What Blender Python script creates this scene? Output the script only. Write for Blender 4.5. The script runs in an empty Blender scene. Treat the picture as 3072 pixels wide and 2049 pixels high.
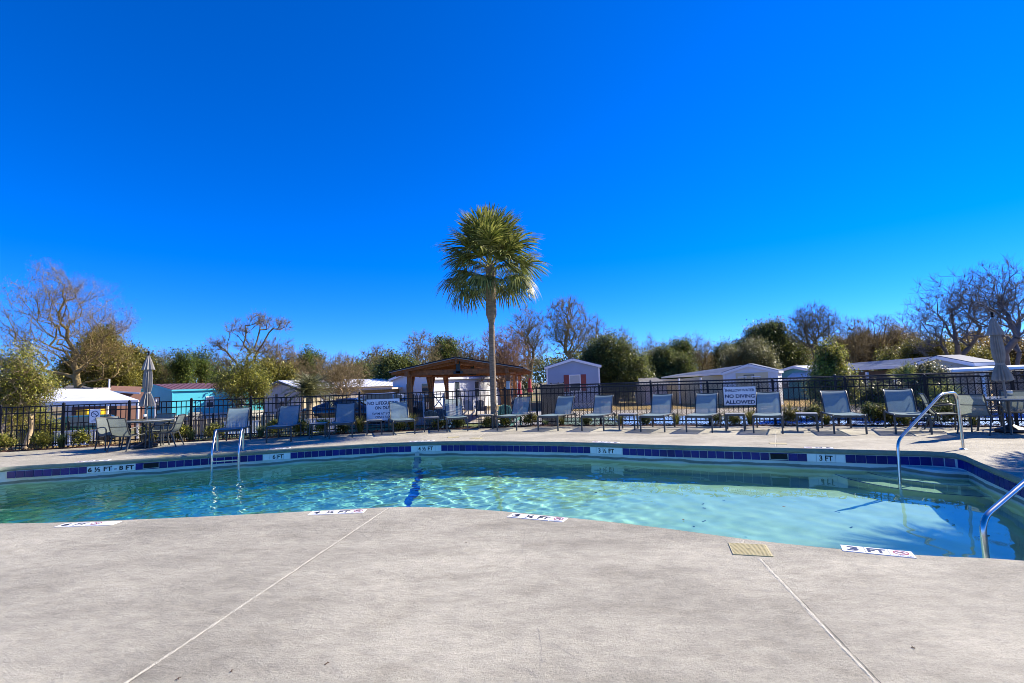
import bpy, bmesh, math, random
import numpy as np
from mathutils import Vector, Matrix
from mathutils.geometry import tessellate_polygon

R = math.radians
scene = bpy.context.scene
COL = scene.collection

# ---------------------------------------------------------------- camera
CAM_H, FPX, PITCH, ROLL = 1.372, 1500.0, 0.08167, 0.03337
SW, SH = 3072.0, 2049.0
_cr, _sr, _cp, _sp = math.cos(ROLL), math.sin(ROLL), math.cos(PITCH), math.sin(PITCH)
RM = np.array([[1, 0, 0], [0, _cp, -_sp], [0, _sp, _cp]]) @ np.array([[_cr, 0, _sr], [0, 1, 0], [-_sr, 0, _cr]])
cam_data = bpy.data.cameras.new("camera")
cam = bpy.data.objects.new("camera", cam_data)
COL.objects.link(cam)
cam_data.sensor_width = 36.0
cam_data.lens = FPX / SW * 36.0
cam_data.clip_start = 0.05
cam_data.clip_end = 3000
_x = RM @ np.array([1.0, 0, 0]); _u = RM @ np.array([0, 0, 1.0]); _b = -(RM @ np.array([0, 1.0, 0]))
cam.matrix_world = Matrix(((_x[0], _u[0], _b[0], 0), (_x[1], _u[1], _b[1], 0), (_x[2], _u[2], _b[2], CAM_H), (0, 0, 0, 1)))
scene.camera = cam

# ---------------------------------------------------------------- world, sun
SUN_EL, SUN_AZ = R(38), R(68)          # azimuth clockwise from +Y
world = bpy.data.worlds.new("World")
scene.world = world
world.use_nodes = True
wn = world.node_tree
bg = wn.nodes["Background"]
sky = wn.nodes.new("ShaderNodeTexSky")
sky.sky_type = 'NISHITA'
sky.sun_disc = False
sky.sun_elevation = SUN_EL
sky.sun_rotation = SUN_AZ
sky.altitude = 300
sky.air_density = 0.75
sky.dust_density = 0.0
sky.ozone_density = 6.0
tint = wn.nodes.new("ShaderNodeMixRGB")       # polarised, saturated winter sky
tint.blend_type = 'MULTIPLY'
tint.inputs[0].default_value = 1.0
tint.inputs[2].default_value = (0.42, 0.575, 0.98, 1)
wn.links.new(sky.outputs[0], tint.inputs[1])
hs = wn.nodes.new("ShaderNodeHueSaturation")
hs.inputs['Saturation'].default_value = 1.12
wn.links.new(tint.outputs[0], hs.inputs['Color'])
wn.links.new(hs.outputs[0], bg.inputs[0])
bg.inputs[1].default_value = 0.135

sun_data = bpy.data.lights.new("sun", 'SUN')
sun_data.energy = 5.0
sun_data.angle = R(0.5)
sun_data.color = (1.0, 0.90, 0.76)
sun_data.cycles.is_caustics_light = True
sun = bpy.data.objects.new("sun", sun_data)
COL.objects.link(sun)
SUN_DIR = Vector((math.sin(SUN_AZ) * math.cos(SUN_EL), math.cos(SUN_AZ) * math.cos(SUN_EL), math.sin(SUN_EL)))
sun.rotation_euler = SUN_DIR.to_track_quat('Z', 'Y').to_euler()

vs = scene.view_settings
vs.view_transform = 'Standard'
vs.look = 'None'
vs.exposure = 1.0
vs.gamma = 1.0
vs.use_curve_mapping = False
scene.cycles.use_denoising = True
scene.cycles.pixel_filter_type = 'BLACKMAN_HARRIS'
scene.cycles.filter_width = 0.9
scene.cycles.max_bounces = 10
scene.cycles.transparent_max_bounces = 24
scene.cycles.sample_clamp_indirect = 6.0

# ---------------------------------------------------------------- measuring helpers (photograph -> world)
def ray(px, py):
    return RM @ np.array([(px - SW / 2) / FPX, 1.0, -(py - SH / 2) / FPX])
def G(px, py, z=0.0):
    d = ray(px, py); t = (z - CAM_H) / d[2]
    return Vector((d[0] * t, d[1] * t, z))
def P(px, py, Y):
    d = ray(px, py); t = Y / d[1]
    return Vector((d[0] * t, Y, CAM_H + d[2] * t))
def XY(px, Y):
    """ground-plan point seen at column px (at the horizon) and distance Y"""
    hy = 1147.3 - 0.03337 * (px - SW / 2)
    p = P(px, hy, Y); return Vector((p.x, p.y, 0))
def PROJ(p):
    q = RM.T @ (np.array(p) - np.array([0, 0, CAM_H]))
    return (SW / 2 + FPX * q[0] / q[1], SH / 2 - FPX * q[2] / q[1])
def smooth(t):
    t = max(0.0, min(1.0, t)); return t * t * (3 - 2 * t)
def gz(x, y):
    """height of the land beyond the deck"""
    return -0.6 - 0.75 * smooth((-x - 7.5) / 20.0) * smooth((y - 14) / 12)

# ---------------------------------------------------------------- materials
def new_mat(name):
    m = bpy.data.materials.new(name); m.use_nodes = True
    return m, m.node_tree, m.node_tree.nodes["Principled BSDF"]
def MAT(name, col, rough=0.6, metal=0.0, var=0.12, scale=3.0, bump=0.0, bscale=40.0, spec=0.5, coat=0.0, tint=None, stretch=None, wave=None, emis=None):
    m, nt, b = new_mat(name)
    b.inputs['Roughness'].default_value = rough
    b.inputs['Metallic'].default_value = metal
    b.inputs['Specular IOR Level'].default_value = spec
    if coat: b.inputs['Coat Weight'].default_value = coat
    geo = nt.nodes.new('ShaderNodeNewGeometry')
    vec = geo.outputs['Position']
    if stretch:
        mp = nt.nodes.new('ShaderNodeMapping'); mp.inputs['Scale'].default_value = stretch
        nt.links.new(vec, mp.inputs['Vector']); vec = mp.outputs[0]
    n = nt.nodes.new('ShaderNodeTexNoise'); n.inputs['Scale'].default_value = scale; n.inputs['Detail'].default_value = 6
    nt.links.new(vec, n.inputs['Vector'])
    r = nt.nodes.new('ShaderNodeValToRGB')
    c2 = tint or tuple(min(1, c * (1 + var)) for c in col)
    c1 = tuple(c * (1 - var) for c in col)
    r.color_ramp.elements[0].position = 0.3; r.color_ramp.elements[1].position = 0.7
    r.color_ramp.elements[0].color = (*c1, 1); r.color_ramp.elements[1].color = (*c2, 1)
    nt.links.new(n.outputs['Fac'], r.inputs['Fac'])
    nt.links.new(r.outputs[0], b.inputs['Base Color'])
    if bump:
        n2 = nt.nodes.new('ShaderNodeTexNoise'); n2.inputs['Scale'].default_value = bscale; n2.inputs['Detail'].default_value = 5
        nt.links.new(vec, n2.inputs['Vector'])
        bp = nt.nodes.new('ShaderNodeBump'); bp.inputs['Strength'].default_value = bump; bp.inputs['Distance'].default_value = 0.02
        nt.links.new(n2.outputs['Fac'], bp.inputs['Height']); nt.links.new(bp.outputs[0], b.inputs['Normal'])
    return m
def LEAF(name, col, trans=0.35, var=0.35, scale=1.5):
    m, nt, b = new_mat(name)
    nt.nodes.remove(b)
    out = nt.nodes["Material Output"]
    geo = nt.nodes.new('ShaderNodeNewGeometry')
    n = nt.nodes.new('ShaderNodeTexNoise'); n.inputs['Scale'].default_value = scale; n.inputs['Detail'].default_value = 3
    nt.links.new(geo.outputs['Position'], n.inputs['Vector'])
    r = nt.nodes.new('ShaderNodeValToRGB')
    r.color_ramp.elements[0].position = 0.35; r.color_ramp.elements[1].position = 0.65
    r.color_ramp.elements[0].color = (*[c * (1 - var) for c in col], 1)
    r.color_ramp.elements[1].color = (*[min(1, c * (1 + var)) for c in col], 1)
    nt.links.new(n.outputs['Fac'], r.inputs['Fac'])
    p = nt.nodes.new('ShaderNodeBsdfPrincipled'); p.inputs['Roughness'].default_value = 0.45
    p.inputs['Specular IOR Level'].default_value = 0.5
    t = nt.nodes.new('ShaderNodeBsdfTranslucent')
    mx = nt.nodes.new('ShaderNodeMixShader'); mx.inputs[0].default_value = trans
    nt.links.new(r.outputs[0], p.inputs['Base Color']); nt.links.new(r.outputs[0], t.inputs['Color'])
    nt.links.new(p.outputs[0], mx.inputs[1]); nt.links.new(t.outputs[0], mx.inputs[2]); nt.links.new(mx.outputs[0], out.inputs[0])
    return m

# ---------------------------------------------------------------- objects
def tag(o, label=None, cat=None, group=None, kind=None):
    if label: o['label'] = label
    if cat: o['category'] = cat
    if group: o['group'] = group
    if kind: o['kind'] = kind
    return o
def thing(name, label, cat, loc=(0, 0, 0), rz=0.0, group=None):
    o = bpy.data.objects.new(name, None); COL.objects.link(o)
    o.empty_display_size = 0.1
    o.location = loc; o.rotation_euler = (0, 0, rz)
    return tag(o, label, cat, group)
def link_mesh(name, me, parent=None, mats=None, smooth_=False):
    if mats:
        for m in (mats if isinstance(mats, (list, tuple)) else [mats]): me.materials.append(m)
    o = bpy.data.objects.new(name, me); COL.objects.link(o)
    if parent: o.parent = parent
    if smooth_: me.shade_smooth()
    return o
def copy_tree(o, parent=None):
    c = o.copy(); COL.objects.link(c)
    if parent is not None: c.parent = parent
    for ch in [x for x in o.children]: copy_tree(ch, c)
    return c
def np_mesh(name, V, F, mi=None):
    V = np.asarray(V, dtype=np.float32); F = np.asarray(F, dtype=np.int32)
    me = bpy.data.meshes.new(name)
    k = F.shape[1]
    me.vertices.add(len(V)); me.vertices.foreach_set('co', V.ravel())
    me.loops.add(F.size); me.loops.foreach_set('vertex_index', F.ravel())
    me.polygons.add(len(F)); me.polygons.foreach_set('loop_start', np.arange(len(F), dtype=np.int32) * k)
    me.polygons.foreach_set('loop_total', np.full(len(F), k, dtype=np.int32))
    if mi is not None: me.polygons.foreach_set('material_index', np.asarray(mi, dtype=np.int32))
    me.update(calc_edges=True)
    return me

class MB:
    """collects simple solids and links them as one mesh object"""
    def __init__(s): s.v = []; s.f = []
    def add(s, V, F):
        k = len(s.v); s.v += [tuple(p) for p in V]; s.f += [tuple(i + k for i in f) for f in F]; return s
    def box(s, x0, y0, z0, x1, y1, z1, bev=0.0):
        if bev > 0:
            bm = bmesh.new(); bmesh.ops.create_cube(bm, size=1.0)
            for v in bm.verts:
                v.co = Vector(((x0 + x1) / 2 + v.co.x * (x1 - x0), (y0 + y1) / 2 + v.co.y * (y1 - y0), (z0 + z1) / 2 + v.co.z * (z1 - z0)))
            bmesh.ops.bevel(bm, geom=bm.edges[:], offset=bev, segments=1, affect='EDGES')
            bm.verts.index_update()
            s.add([v.co for v in bm.verts], [[v.index for v in f.verts] for f in bm.faces]); bm.free(); return s
        return s.add([(x0, y0, z0), (x1, y0, z0), (x1, y1, z0), (x0, y1, z0), (x0, y0, z1), (x1, y0, z1), (x1, y1, z1), (x0, y1, z1)],
                     [(0, 3, 2, 1), (4, 5, 6, 7), (0, 1, 5, 4), (1, 2, 6, 5), (2, 3, 7, 6), (3, 0, 4, 7)])
    def bar(s, a, b, w, h, up=(0, 0, 1)):
        a, b, up = Vector(a), Vector(b), Vector(up)
        d = (b - a).normalized()
        if abs(d.dot(up)) > 0.98: up = Vector((0, 1, 0))
        r = d.cross(up).normalized(); u = r.cross(d)
        r, u = r * w / 2, u * h / 2
        V = [a - r - u, a + r - u, a + r + u, a - r + u, b - r - u, b + r - u, b + r + u, b - r + u]
        return s.add(V, [(0, 3, 2, 1), (4, 5, 6, 7), (0, 1, 5, 4), (1, 2, 6, 5), (2, 3, 7, 6), (3, 0, 4, 7)])
    def tube(s, pts, r, n=8, caps=True):
        pts = [Vector(p) for p in pts]
        rr = r if isinstance(r, (list, tuple)) else [r] * len(pts)
        V = []; up = None
        for i, p in enumerate(pts):
            d = (pts[min(i + 1, len(pts) - 1)] - pts[max(i - 1, 0)]).normalized()
            if up is None:
                up = Vector((0, 0, 1)) if abs(d.z) < 0.9 else Vector((0, 1, 0))
            a = d.cross(up).normalized(); b = a.cross(d).normalized(); up = b
            for k in range(n):
                t = 2 * math.pi * k / n
                V.append(p + a * math.cos(t) * rr[i] + b * math.sin(t) * rr[i])
        F = []
        for i in range(len(pts) - 1):
            for k in range(n):
                F.append((i * n + k, i * n + (k + 1) % n, (i + 1) * n + (k + 1) % n, (i + 1) * n + k))
        if caps:
            F.append(tuple(range(n))[::-1]); F.append(tuple((len(pts) - 1) * n + k for k in range(n)))
        return s.add(V, F)
    def prism(s, poly, z0, z1):
        n = len(poly)
        V = [(p[0], p[1], z0) for p in poly] + [(p[0], p[1], z1) for p in poly]
        F = [tuple(range(n))[::-1], tuple(range(n, 2 * n))] + [(i, (i + 1) % n, n + (i + 1) % n, n + i) for i in range(n)]
        return s.add(V, F)
    def slab(s, quad, t):
        """four corners, given thickness along the normal (downwards)"""
        q = [Vector(p) for p in quad]
        nrm = (q[1] - q[0]).cross(q[3] - q[0]).normalized()
        if nrm.z < 0: nrm = -nrm
        V = q + [p - nrm * t for p in q]
        n = len(q)
        return s.add(V, [tuple(range(n)), tuple(range(n, 2 * n))[::-1]] + [(i, (i + 1) % n, n + (i + 1) % n, n + i) for i in range(n)])
    def lathe(s, prof, n=16, c=(0, 0, 0)):
        V = []
        for r, z in prof:
            for k in range(n):
                t = 2 * math.pi * k / n; V.append((c[0] + r * math.cos(t), c[1] + r * math.sin(t), c[2] + z))
        F = []
        for i in range(len(prof) - 1):
            for k in range(n):
                F.append((i * n + k, i * n + (k + 1) % n, (i + 1) * n + (k + 1) % n, (i + 1) * n + k))
        F.append(tuple(range(n))[::-1]); F.append(tuple((len(prof) - 1) * n + k for k in range(n)))
        return s.add(V, F)
    def mesh(s, name):
        me = bpy.data.meshes.new(name); me.from_pydata(s.v, [], s.f)
        bm = bmesh.new(); bm.from_mesh(me); bmesh.ops.recalc_face_normals(bm, faces=bm.faces[:]); bm.to_mesh(me); bm.free()
        return me
    def build(s, name, m, parent=None, sm=False):
        me = s.mesh(name)
        o = link_mesh(name, me, parent, m)
        if sm:
            me.shade_smooth()
            try: me.set_sharp_from_angle(angle=R(35))
            except Exception: pass
        return o

def arc(pts, rad=0.08, n=5):
    """round the corners of a polyline"""
    pts = [Vector(p) for p in pts]; out = [pts[0]]
    for i in range(1, len(pts) - 1):
        a, b, c = pts[i - 1], pts[i], pts[i + 1]
        r = min(rad, (a - b).length * 0.45, (c - b).length * 0.45)
        p, q = b + (a - b).normalized() * r, b + (c - b).normalized() * r
        for k in range(n + 1):
            t = k / n; out.append(p * (1 - t) ** 2 + b * 2 * t * (1 - t) + q * t * t)
    out.append(pts[-1]); return out

def text_mesh(s, size=1.0, depth=0.002, bold=0.0, spacing=1.0, align='CENTER'):
    cu = bpy.data.curves.new('lettering', 'FONT'); cu.body = s; cu.size = size; cu.extrude = depth; cu.offset = bold
    cu.align_x = align; cu.align_y = 'CENTER'; cu.space_character = spacing; cu.resolution_u = 3
    o = bpy.data.objects.new('lettering', cu); COL.objects.link(o)
    dg = bpy.context.evaluated_depsgraph_get()
    me = bpy.data.meshes.new_from_object(o.evaluated_get(dg))
    bpy.data.objects.remove(o); bpy.data.curves.remove(cu)
    return me
def fit_text(s, w, h, m, name, parent, mat4, bold=0.02, depth=0.001):
    """flat lettering scaled to w x h, standing in the plane given by mat4 (x right, y up)"""
    me = text_mesh(s, 1.0, 0.0, bold)
    co = np.array([v.co[:] for v in me.vertices])
    mn, mx = co.min(0), co.max(0)
    sx = w / (mx[0] - mn[0]); sy = h / (mx[1] - mn[1])
    for v in me.vertices:
        v.co = Vector(((v.co.x - (mn[0] + mx[0]) / 2) * sx, (v.co.y - (mn[1] + mx[1]) / 2) * sy, depth))
    me.transform(mat4)
    me.materials.clear()
    return link_mesh(name, me, parent, m)
def ring_mesh(r0, r1, n=28, z=0.0):
    V = []; F = []
    for k in range(n):
        t = 2 * math.pi * k / n; c, s_ = math.cos(t), math.sin(t)
        V += [(r0 * c, r0 * s_, z), (r1 * c, r1 * s_, z)]
        j = (k + 1) % n; F.append((2 * k, 2 * k + 1, 2 * j + 1, 2 * j))
    return V, F
# ================================================================ SETTING: deck, pool, water, land
def catmull(pts, step=0.15, closed=False):
    pts = [np.array(p, float) for p in pts]; n = len(pts); out = []
    rng_ = range(n) if closed else range(n - 1)
    for i in rng_:
        p0 = pts[(i - 1) % n] if (closed or i > 0) else 2 * pts[0] - pts[1]
        p1 = pts[i]; p2 = pts[(i + 1) % n]
        p3 = pts[(i + 2) % n] if (closed or i < n - 2) else 2 * pts[-1] - pts[-2]
        k = max(1, int(np.linalg.norm(p2 - p1) / step))
        for j in range(k):
            t = j / k
            out.append(0.5 * ((2 * p1) + (-p0 + p2) * t + (2 * p0 - 5 * p1 + 4 * p2 - p3) * t * t + (-p0 + 3 * p1 - 3 * p2 + p3) * t ** 3))
    if not closed: out.append(pts[-1])
    return np.array(out)
def offset(poly, d):
    """offset of a closed clockwise/counter-clockwise outline, d > 0 outwards"""
    nx = np.roll(poly, -1, 0) - np.roll(poly, 1, 0)
    nrm = np.stack([nx[:, 1], -nx[:, 0]], 1); nrm /= np.linalg.norm(nrm, axis=1)[:, None]
    a = 0.5 * np.sum(poly[:, 0] * np.roll(poly[:, 1], -1) - np.roll(poly[:, 0], -1) * poly[:, 1])
    return poly + nrm * (d if a > 0 else -d)
def inside(poly, X, Y):
    c = np.zeros(X.shape, bool); n = len(poly); j = n - 1
    for i in range(n):
        xi, yi = poly[i]; xj, yj = poly[j]
        m = ((yi > Y) != (yj > Y)) & (X < (xj - xi) * (Y - yi) / (yj - yi + 1e-12) + xi)
        c ^= m; j = i
    return c

EDGE_FAR = [(-10.4, 10.33), (-9.3, 10.6), (-8.2, 10.9), (-5.77, 11.75), (-3.61, 12.3), (-2.3, 12.38), (-1.17, 12.2), (1.15, 11.37), (3.07, 10.32), (5.66, 9.05),
            (6.41, 8.69), (6.9, 8.45), (7.08, 8.2), (6.98, 7.9), (6.69, 7.35), (6.11, 6.16)]
EDGE_NEAR = [(5.3, 4.7), (4.9, 4.0), (4.4, 3.55), (3.9, 3.52), (3.5, 3.68), (2.84, 3.86), (2.04, 4.23), (1.09, 4.84), (-0.19, 5.5), (-0.9, 5.75), (-1.5, 5.84), (-2.82, 5.74), (-4.25, 5.66), (-5.76, 5.69),
             (-7.6, 6.1), (-9.4, 7.8), (-10.35, 9.7)]
pool = catmull(EDGE_FAR + EDGE_NEAR, 0.12, True)
far_line = catmull(EDGE_FAR, 0.04)

# fence line (bottom of the pool fence) and the far edge of the deck
FENCE = [(-20.0, 11.3), (-16.5, 12.55), (-13.79, 13.5), (-9.48, 14.72), (-7.75, 15.0), (-4.76, 15.55), (-2.4, 15.95), (0.75, 15.93), (4.15, 14.86), (8.63, 13.05), (12.6, 11.0), (16.5, 8.6)]
def fence_off(d):
    f = np.array(FENCE, float); t = np.gradient(f, axis=0); n = np.stack([t[:, 1], -t[:, 0]], 1); n /= np.linalg.norm(n, axis=1)[:, None]
    return f + n * d
deck_far = fence_off(0.42)
outline = [tuple(p) for p in deck_far] + [(19, 5), (19, -8), (-22, -8), (-24, 4)]
outline_bed = [tuple(p) for p in fence_off(-0.12)] + [(19.3, 5), (19.3, -8.3), (-22.3, -8.3), (-24.3, 4)]

# ---- concrete: knock-down textured pool deck
def concrete(name, base, warm):
    m, nt, b = new_mat(name)
    N = nt.nodes.new; K = nt.links.new
    geo = N('ShaderNodeNewGeometry')
    def noise(sc, det=6, rough=0.6, stretch=None):
        n = N('ShaderNodeTexNoise'); n.inputs['Scale'].default_value = sc; n.inputs['Detail'].default_value = det; n.inputs['Roughness'].default_value = rough
        if stretch:
            mp = N('ShaderNodeMapping'); mp.inputs['Scale'].default_value = stretch; mp.inputs['Rotation'].default_value = (0, 0, 0.35)
            K(geo.outputs['Position'], mp.inputs['Vector']); K(mp.outputs[0], n.inputs['Vector'])
        else: K(geo.outputs['Position'], n.inputs['Vector'])
        return n
    def ramp(src, a, c1, c, c2):
        r = N('ShaderNodeValToRGB'); r.color_ramp.elements[0].position = a; r.color_ramp.elements[1].position = c
        r.color_ramp.elements[0].color = (*c1, 1); r.color_ramp.elements[1].color = (*c2, 1); K(src, r.inputs[0]); return r
    big = noise(0.55, 5, 0.6, (1, 1.8, 1)); mid = noise(7, 5, 0.7, (1.0, 1.6, 1)); fine = noise(70, 4, 0.75); grain = noise(260, 2, 0.8)
    r1 = ramp(big.outputs['Fac'], 0.38, [c * 0.84 for c in base], 0.62, warm)
    r2 = ramp(mid.outputs['Fac'], 0.3, (0.80,) * 3, 0.62, (1.06,) * 3)
    r3 = ramp(fine.outputs['Fac'], 0.33, (0.80,) * 3, 0.55, (1.04,) * 3)
    r4 = ramp(grain.outputs['Fac'], 0.35, (0.85,) * 3, 0.6, (1.05,) * 3)
    prev = r1.outputs[0]
    for r in (r2, r3, r4):
        mx = N('ShaderNodeMixRGB'); mx.blend_type = 'MULTIPLY'; mx.inputs[0].default_value = 1.0
        K(prev, mx.inputs[1]); K(r.outputs[0], mx.inputs[2]); prev = mx.outputs[0]
    st = noise(1.7, 7, 0.72, (1.0, 2.2, 1)); r6 = ramp(st.outputs['Fac'], 0.52, (1,) * 3, 0.72, (0.78, 0.77, 0.75))
    st2 = noise(0.9, 8, 0.75, (2.0, 0.8, 1)); r7 = ramp(st2.outputs['Fac'], 0.55, (1,) * 3, 0.75, (1.13, 1.12, 1.10))
    for r in (r6, r7):
        mx = N('ShaderNodeMixRGB'); mx.blend_type = 'MULTIPLY'; mx.inputs[0].default_value = 1.0
        K(prev, mx.inputs[1]); K(r.outputs[0], mx.inputs[2]); prev = mx.outputs[0]
    # small dark pits and specks
    vo = N('ShaderNodeTexVoronoi'); vo.inputs['Scale'].default_value = 9; K(geo.outputs['Position'], vo.inputs['Vector'])
    r5 = ramp(vo.outputs['Distance'], 0.02, (0.55,) * 3, 0.035, (1,) * 3)
    mx = N('ShaderNodeMixRGB'); mx.blend_type = 'MULTIPLY'; mx.inputs[0].default_value = 0.7; K(prev, mx.inputs[1]); K(r5.outputs[0], mx.inputs[2]); prev = mx.outputs[0]
    K(prev, b.inputs['Base Color'])
    b.inputs['Roughness'].default_value = 0.75; b.inputs['Specular IOR Level'].default_value = 0.35
    a = N('ShaderNodeMath'); a.operation = 'MULTIPLY'; a.inputs[1].default_value = 1.4; K(fine.outputs['Fac'], a.inputs[0])
    a2 = N('ShaderNodeMath'); a2.operation = 'ADD'; K(a.outputs[0], a2.inputs[0]); K(grain.outputs['Fac'], a2.inputs[1])
    a3 = N('ShaderNodeMath'); a3.operation = 'MULTIPLY_ADD'; a3.inputs[1].default_value = 4.5; K(mid.outputs['Fac'], a3.inputs[0]); K(a2.outputs[0], a3.inputs[2])
    bp = N('ShaderNodeBump'); bp.inputs['Strength'].default_value = 0.6; bp.inputs['Distance'].default_value = 0.009
    K(a3.outputs[0], bp.inputs['Height']); K(bp.outputs[0], b.inputs['Normal'])
    return m
M_deck = concrete("deck_concrete", (0.365, 0.341, 0.265), (0.465, 0.436, 0.340))
M_coping = MAT("coping_paint", (0.21, 0.235, 0.18), 0.7, var=0.12, scale=9, bump=0.3, bscale=90)

def sheet_with_hole(outer, hole, z):
    polys = [[Vector((x, y, z)) for x, y in outer], [Vector((x, y, z)) for x, y in hole]]
    tris = tessellate_polygon(polys); V = [v for p in polys for v in p]
    return V, tris
hole = [tuple(p) for p in pool[::2]]
mb = MB()
V, T = sheet_with_hole(outline, hole, 0.0)
mb.add(V, [tuple(t) for t in T])
n = len(outline)
mb.add([(x, y, 0) for x, y in outline] + [(x, y, -0.8) for x, y in outline], [(i, (i + 1) % n, n + (i + 1) % n, n + i) for i in range(n)])
pool_deck = mb.build('pool_deck', M_deck); tag(pool_deck, kind='structure')
# coping: rough troweled rim turned down over the tile
hp = np.array(hole); lip = [(0.0, 0.0), (-0.008, -0.012), (-0.010, -0.05), (-0.006, -0.085), (0.03, -0.092)]
rr = random.Random(3)
V = []; n = len(hp)
rings = [offset(hp, d) for d, z in lip]
for (d, z), rg in zip(lip, rings):
    for p in rg: V.append((p[0] + (rr.uniform(-.003, .003) if z > -0.08 else 0), p[1] + (rr.uniform(-.003, .003) if z > -0.08 else 0), z + (rr.uniform(-.003, .002) if -0.08 < z < 0 else 0)))
F = [(j * n + i, j * n + (i + 1) % n, (j + 1) * n + (i + 1) % n, (j + 1) * n + i) for j in range(len(lip) - 1) for i in range(n)]
me = bpy.data.meshes.new('coping'); me.from_pydata(V, [], F)
coping = link_mesh('coping', me, pool_deck, M_coping, True)

# ---- pool shell
def fdepth(x, y):
    s = x - 0.15 * (y - 8)
    return float(np.interp(s, [-9, -7, -4.5, -1.5, 1.5, 4.5, 7], [-2.75, -2.6, -2.2, -1.72, -1.42, -1.27, -1.25]))
WATER_Z = -0.37
m, nt, b = new_mat("pool_plaster")
geo = nt.nodes.new('ShaderNodeNewGeometry'); sp = nt.nodes.new('ShaderNodeSeparateXYZ'); nt.links.new(geo.outputs['Position'], sp.inputs[0])
nz = nt.nodes.new('ShaderNodeTexNoise'); nz.inputs['Scale'].default_value = 1.6; nz.inputs['Detail'].default_value = 5; nt.links.new(geo.outputs['Position'], nz.inputs['Vector'])
ma = nt.nodes.new('ShaderNodeMath'); ma.operation = 'MULTIPLY_ADD'; ma.inputs[1].default_value = 0.10; nt.links.new(nz.outputs['Fac'], ma.inputs[0]); nt.links.new(sp.outputs['Z'], ma.inputs[2])
rp = nt.nodes.new('ShaderNodeValToRGB')       # scum line just above the water, a stain on the plaster
rp.color_ramp.interpolation = 'LINEAR'
els = rp.color_ramp.elements
mr = nt.nodes.new('ShaderNodeMapRange'); mr.inputs['From Min'].default_value = -0.345; mr.inputs['From Max'].default_value = -0.145
nt.links.new(ma.outputs[0], mr.inputs['Value']); nt.links.new(mr.outputs[0], rp.inputs[0])
els[0].position = 0.0; els[0].color = (0.54, 0.64, 0.47, 1)  # below the waterline the water's tint is painted into the plaster
els[1].position = 1.0; els[1].color = (0.70, 0.74, 0.71, 1)
for pos, c in ((0.20, (0.50, 0.60, 0.56)), (0.30, (0.17, 0.20, 0.17)), (0.49, (0.21, 0.24, 0.21)), (0.53, (0.62, 0.68, 0.66))):
    e = els.new(pos); e.color = (*c, 1)
n3 = nt.nodes.new('ShaderNodeTexNoise'); n3.inputs['Scale'].default_value = 2.2; n3.inputs['Detail'].default_value = 8; nt.links.new(geo.outputs['Position'], n3.inputs['Vector'])
r3 = nt.nodes.new('ShaderNodeValToRGB'); r3.color_ramp.elements[0].position = 0.3; r3.color_ramp.elements[1].position = 0.6
r3.color_ramp.elements[0].color = (0.80, 0.84, 0.78, 1); r3.color_ramp.elements[1].color = (1, 1, 1, 1); nt.links.new(n3.outputs['Fac'], r3.inputs[0])
mm = nt.nodes.new('ShaderNodeMixRGB'); mm.blend_type = 'MULTIPLY'; mm.inputs[0].default_value = 1
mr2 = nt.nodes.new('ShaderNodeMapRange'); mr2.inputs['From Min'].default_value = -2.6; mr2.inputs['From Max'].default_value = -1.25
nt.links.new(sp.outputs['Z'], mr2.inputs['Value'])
rd = nt.nodes.new('ShaderNodeValToRGB'); rd.color_ramp.elements[0].color = (0.30, 0.98, 0.90, 1); rd.color_ramp.elements[1].color = (1, 1, 1, 1); nt.links.new(mr2.outputs[0], rd.inputs[0])  # water absorption painted in: plaster turns darker teal with depth
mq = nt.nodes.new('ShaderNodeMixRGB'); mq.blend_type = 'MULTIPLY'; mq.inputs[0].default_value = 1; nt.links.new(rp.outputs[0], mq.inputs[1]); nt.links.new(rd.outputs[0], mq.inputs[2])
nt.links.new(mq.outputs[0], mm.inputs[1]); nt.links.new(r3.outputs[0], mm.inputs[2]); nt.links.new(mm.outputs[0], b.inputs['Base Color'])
b.inputs['Roughness'].default_value = 0.8
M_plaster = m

wall_line = offset(pool, 0.03)
n = len(wall_line)
zs = [-0.085, -0.3, -0.45, -0.9, -3.0]
V = [(p[0], p[1], z) for z in zs for p in wall_line]
F = [(j * n + i, j * n + (i + 1) % n, (j + 1) * n + (i + 1) % n, (j + 1) * n + i) for j in range(len(zs) - 1) for i in range(n)]
me = bpy.data.meshes.new('pool_wall'); me.from_pydata(V, [], F)
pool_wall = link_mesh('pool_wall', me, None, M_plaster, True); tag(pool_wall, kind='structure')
gx = np.arange(-11, 8.01, 0.25); gy = np.arange(3, 13.01, 0.25)
V = [(x, y, fdepth(x, y)) for y in gy for x in gx]; nx = len(gx)
F = [(j * nx + i, j * nx + i + 1, (j + 1) * nx + i + 1, (j + 1) * nx + i) for j in range(len(gy) - 1) for i in range(nx - 1)]
me = bpy.data.meshes.new('pool_floor'); me.from_pydata(V, [], F)
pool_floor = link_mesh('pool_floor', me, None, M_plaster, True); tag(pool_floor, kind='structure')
# corner steps
M_trim = MAT("step_trim_tile", (0.012, 0.035, 0.16), 0.2)
pool_steps = bpy.data.objects.new('pool_steps', None); COL.objects.link(pool_steps); tag(pool_steps, kind='structure')
sc_ = (7.33, 8.72)
for r_, z_ in ((0.82, -0.255), (1.27, -0.50), (1.74, -0.75)):
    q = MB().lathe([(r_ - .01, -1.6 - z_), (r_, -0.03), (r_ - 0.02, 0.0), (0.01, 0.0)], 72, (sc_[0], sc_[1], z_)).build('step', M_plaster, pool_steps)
    receivers_extra = q
    if z_ < -0.3:
        V, F = ring_mesh(r_ - 0.055, r_ - 0.022, 72, 0)
        q2 = MB().add([(a + sc_[0], b_ + sc_[1], z_ + 0.004) for a, b_, c in V], F).build('edge_trim', M_trim, q)
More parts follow.
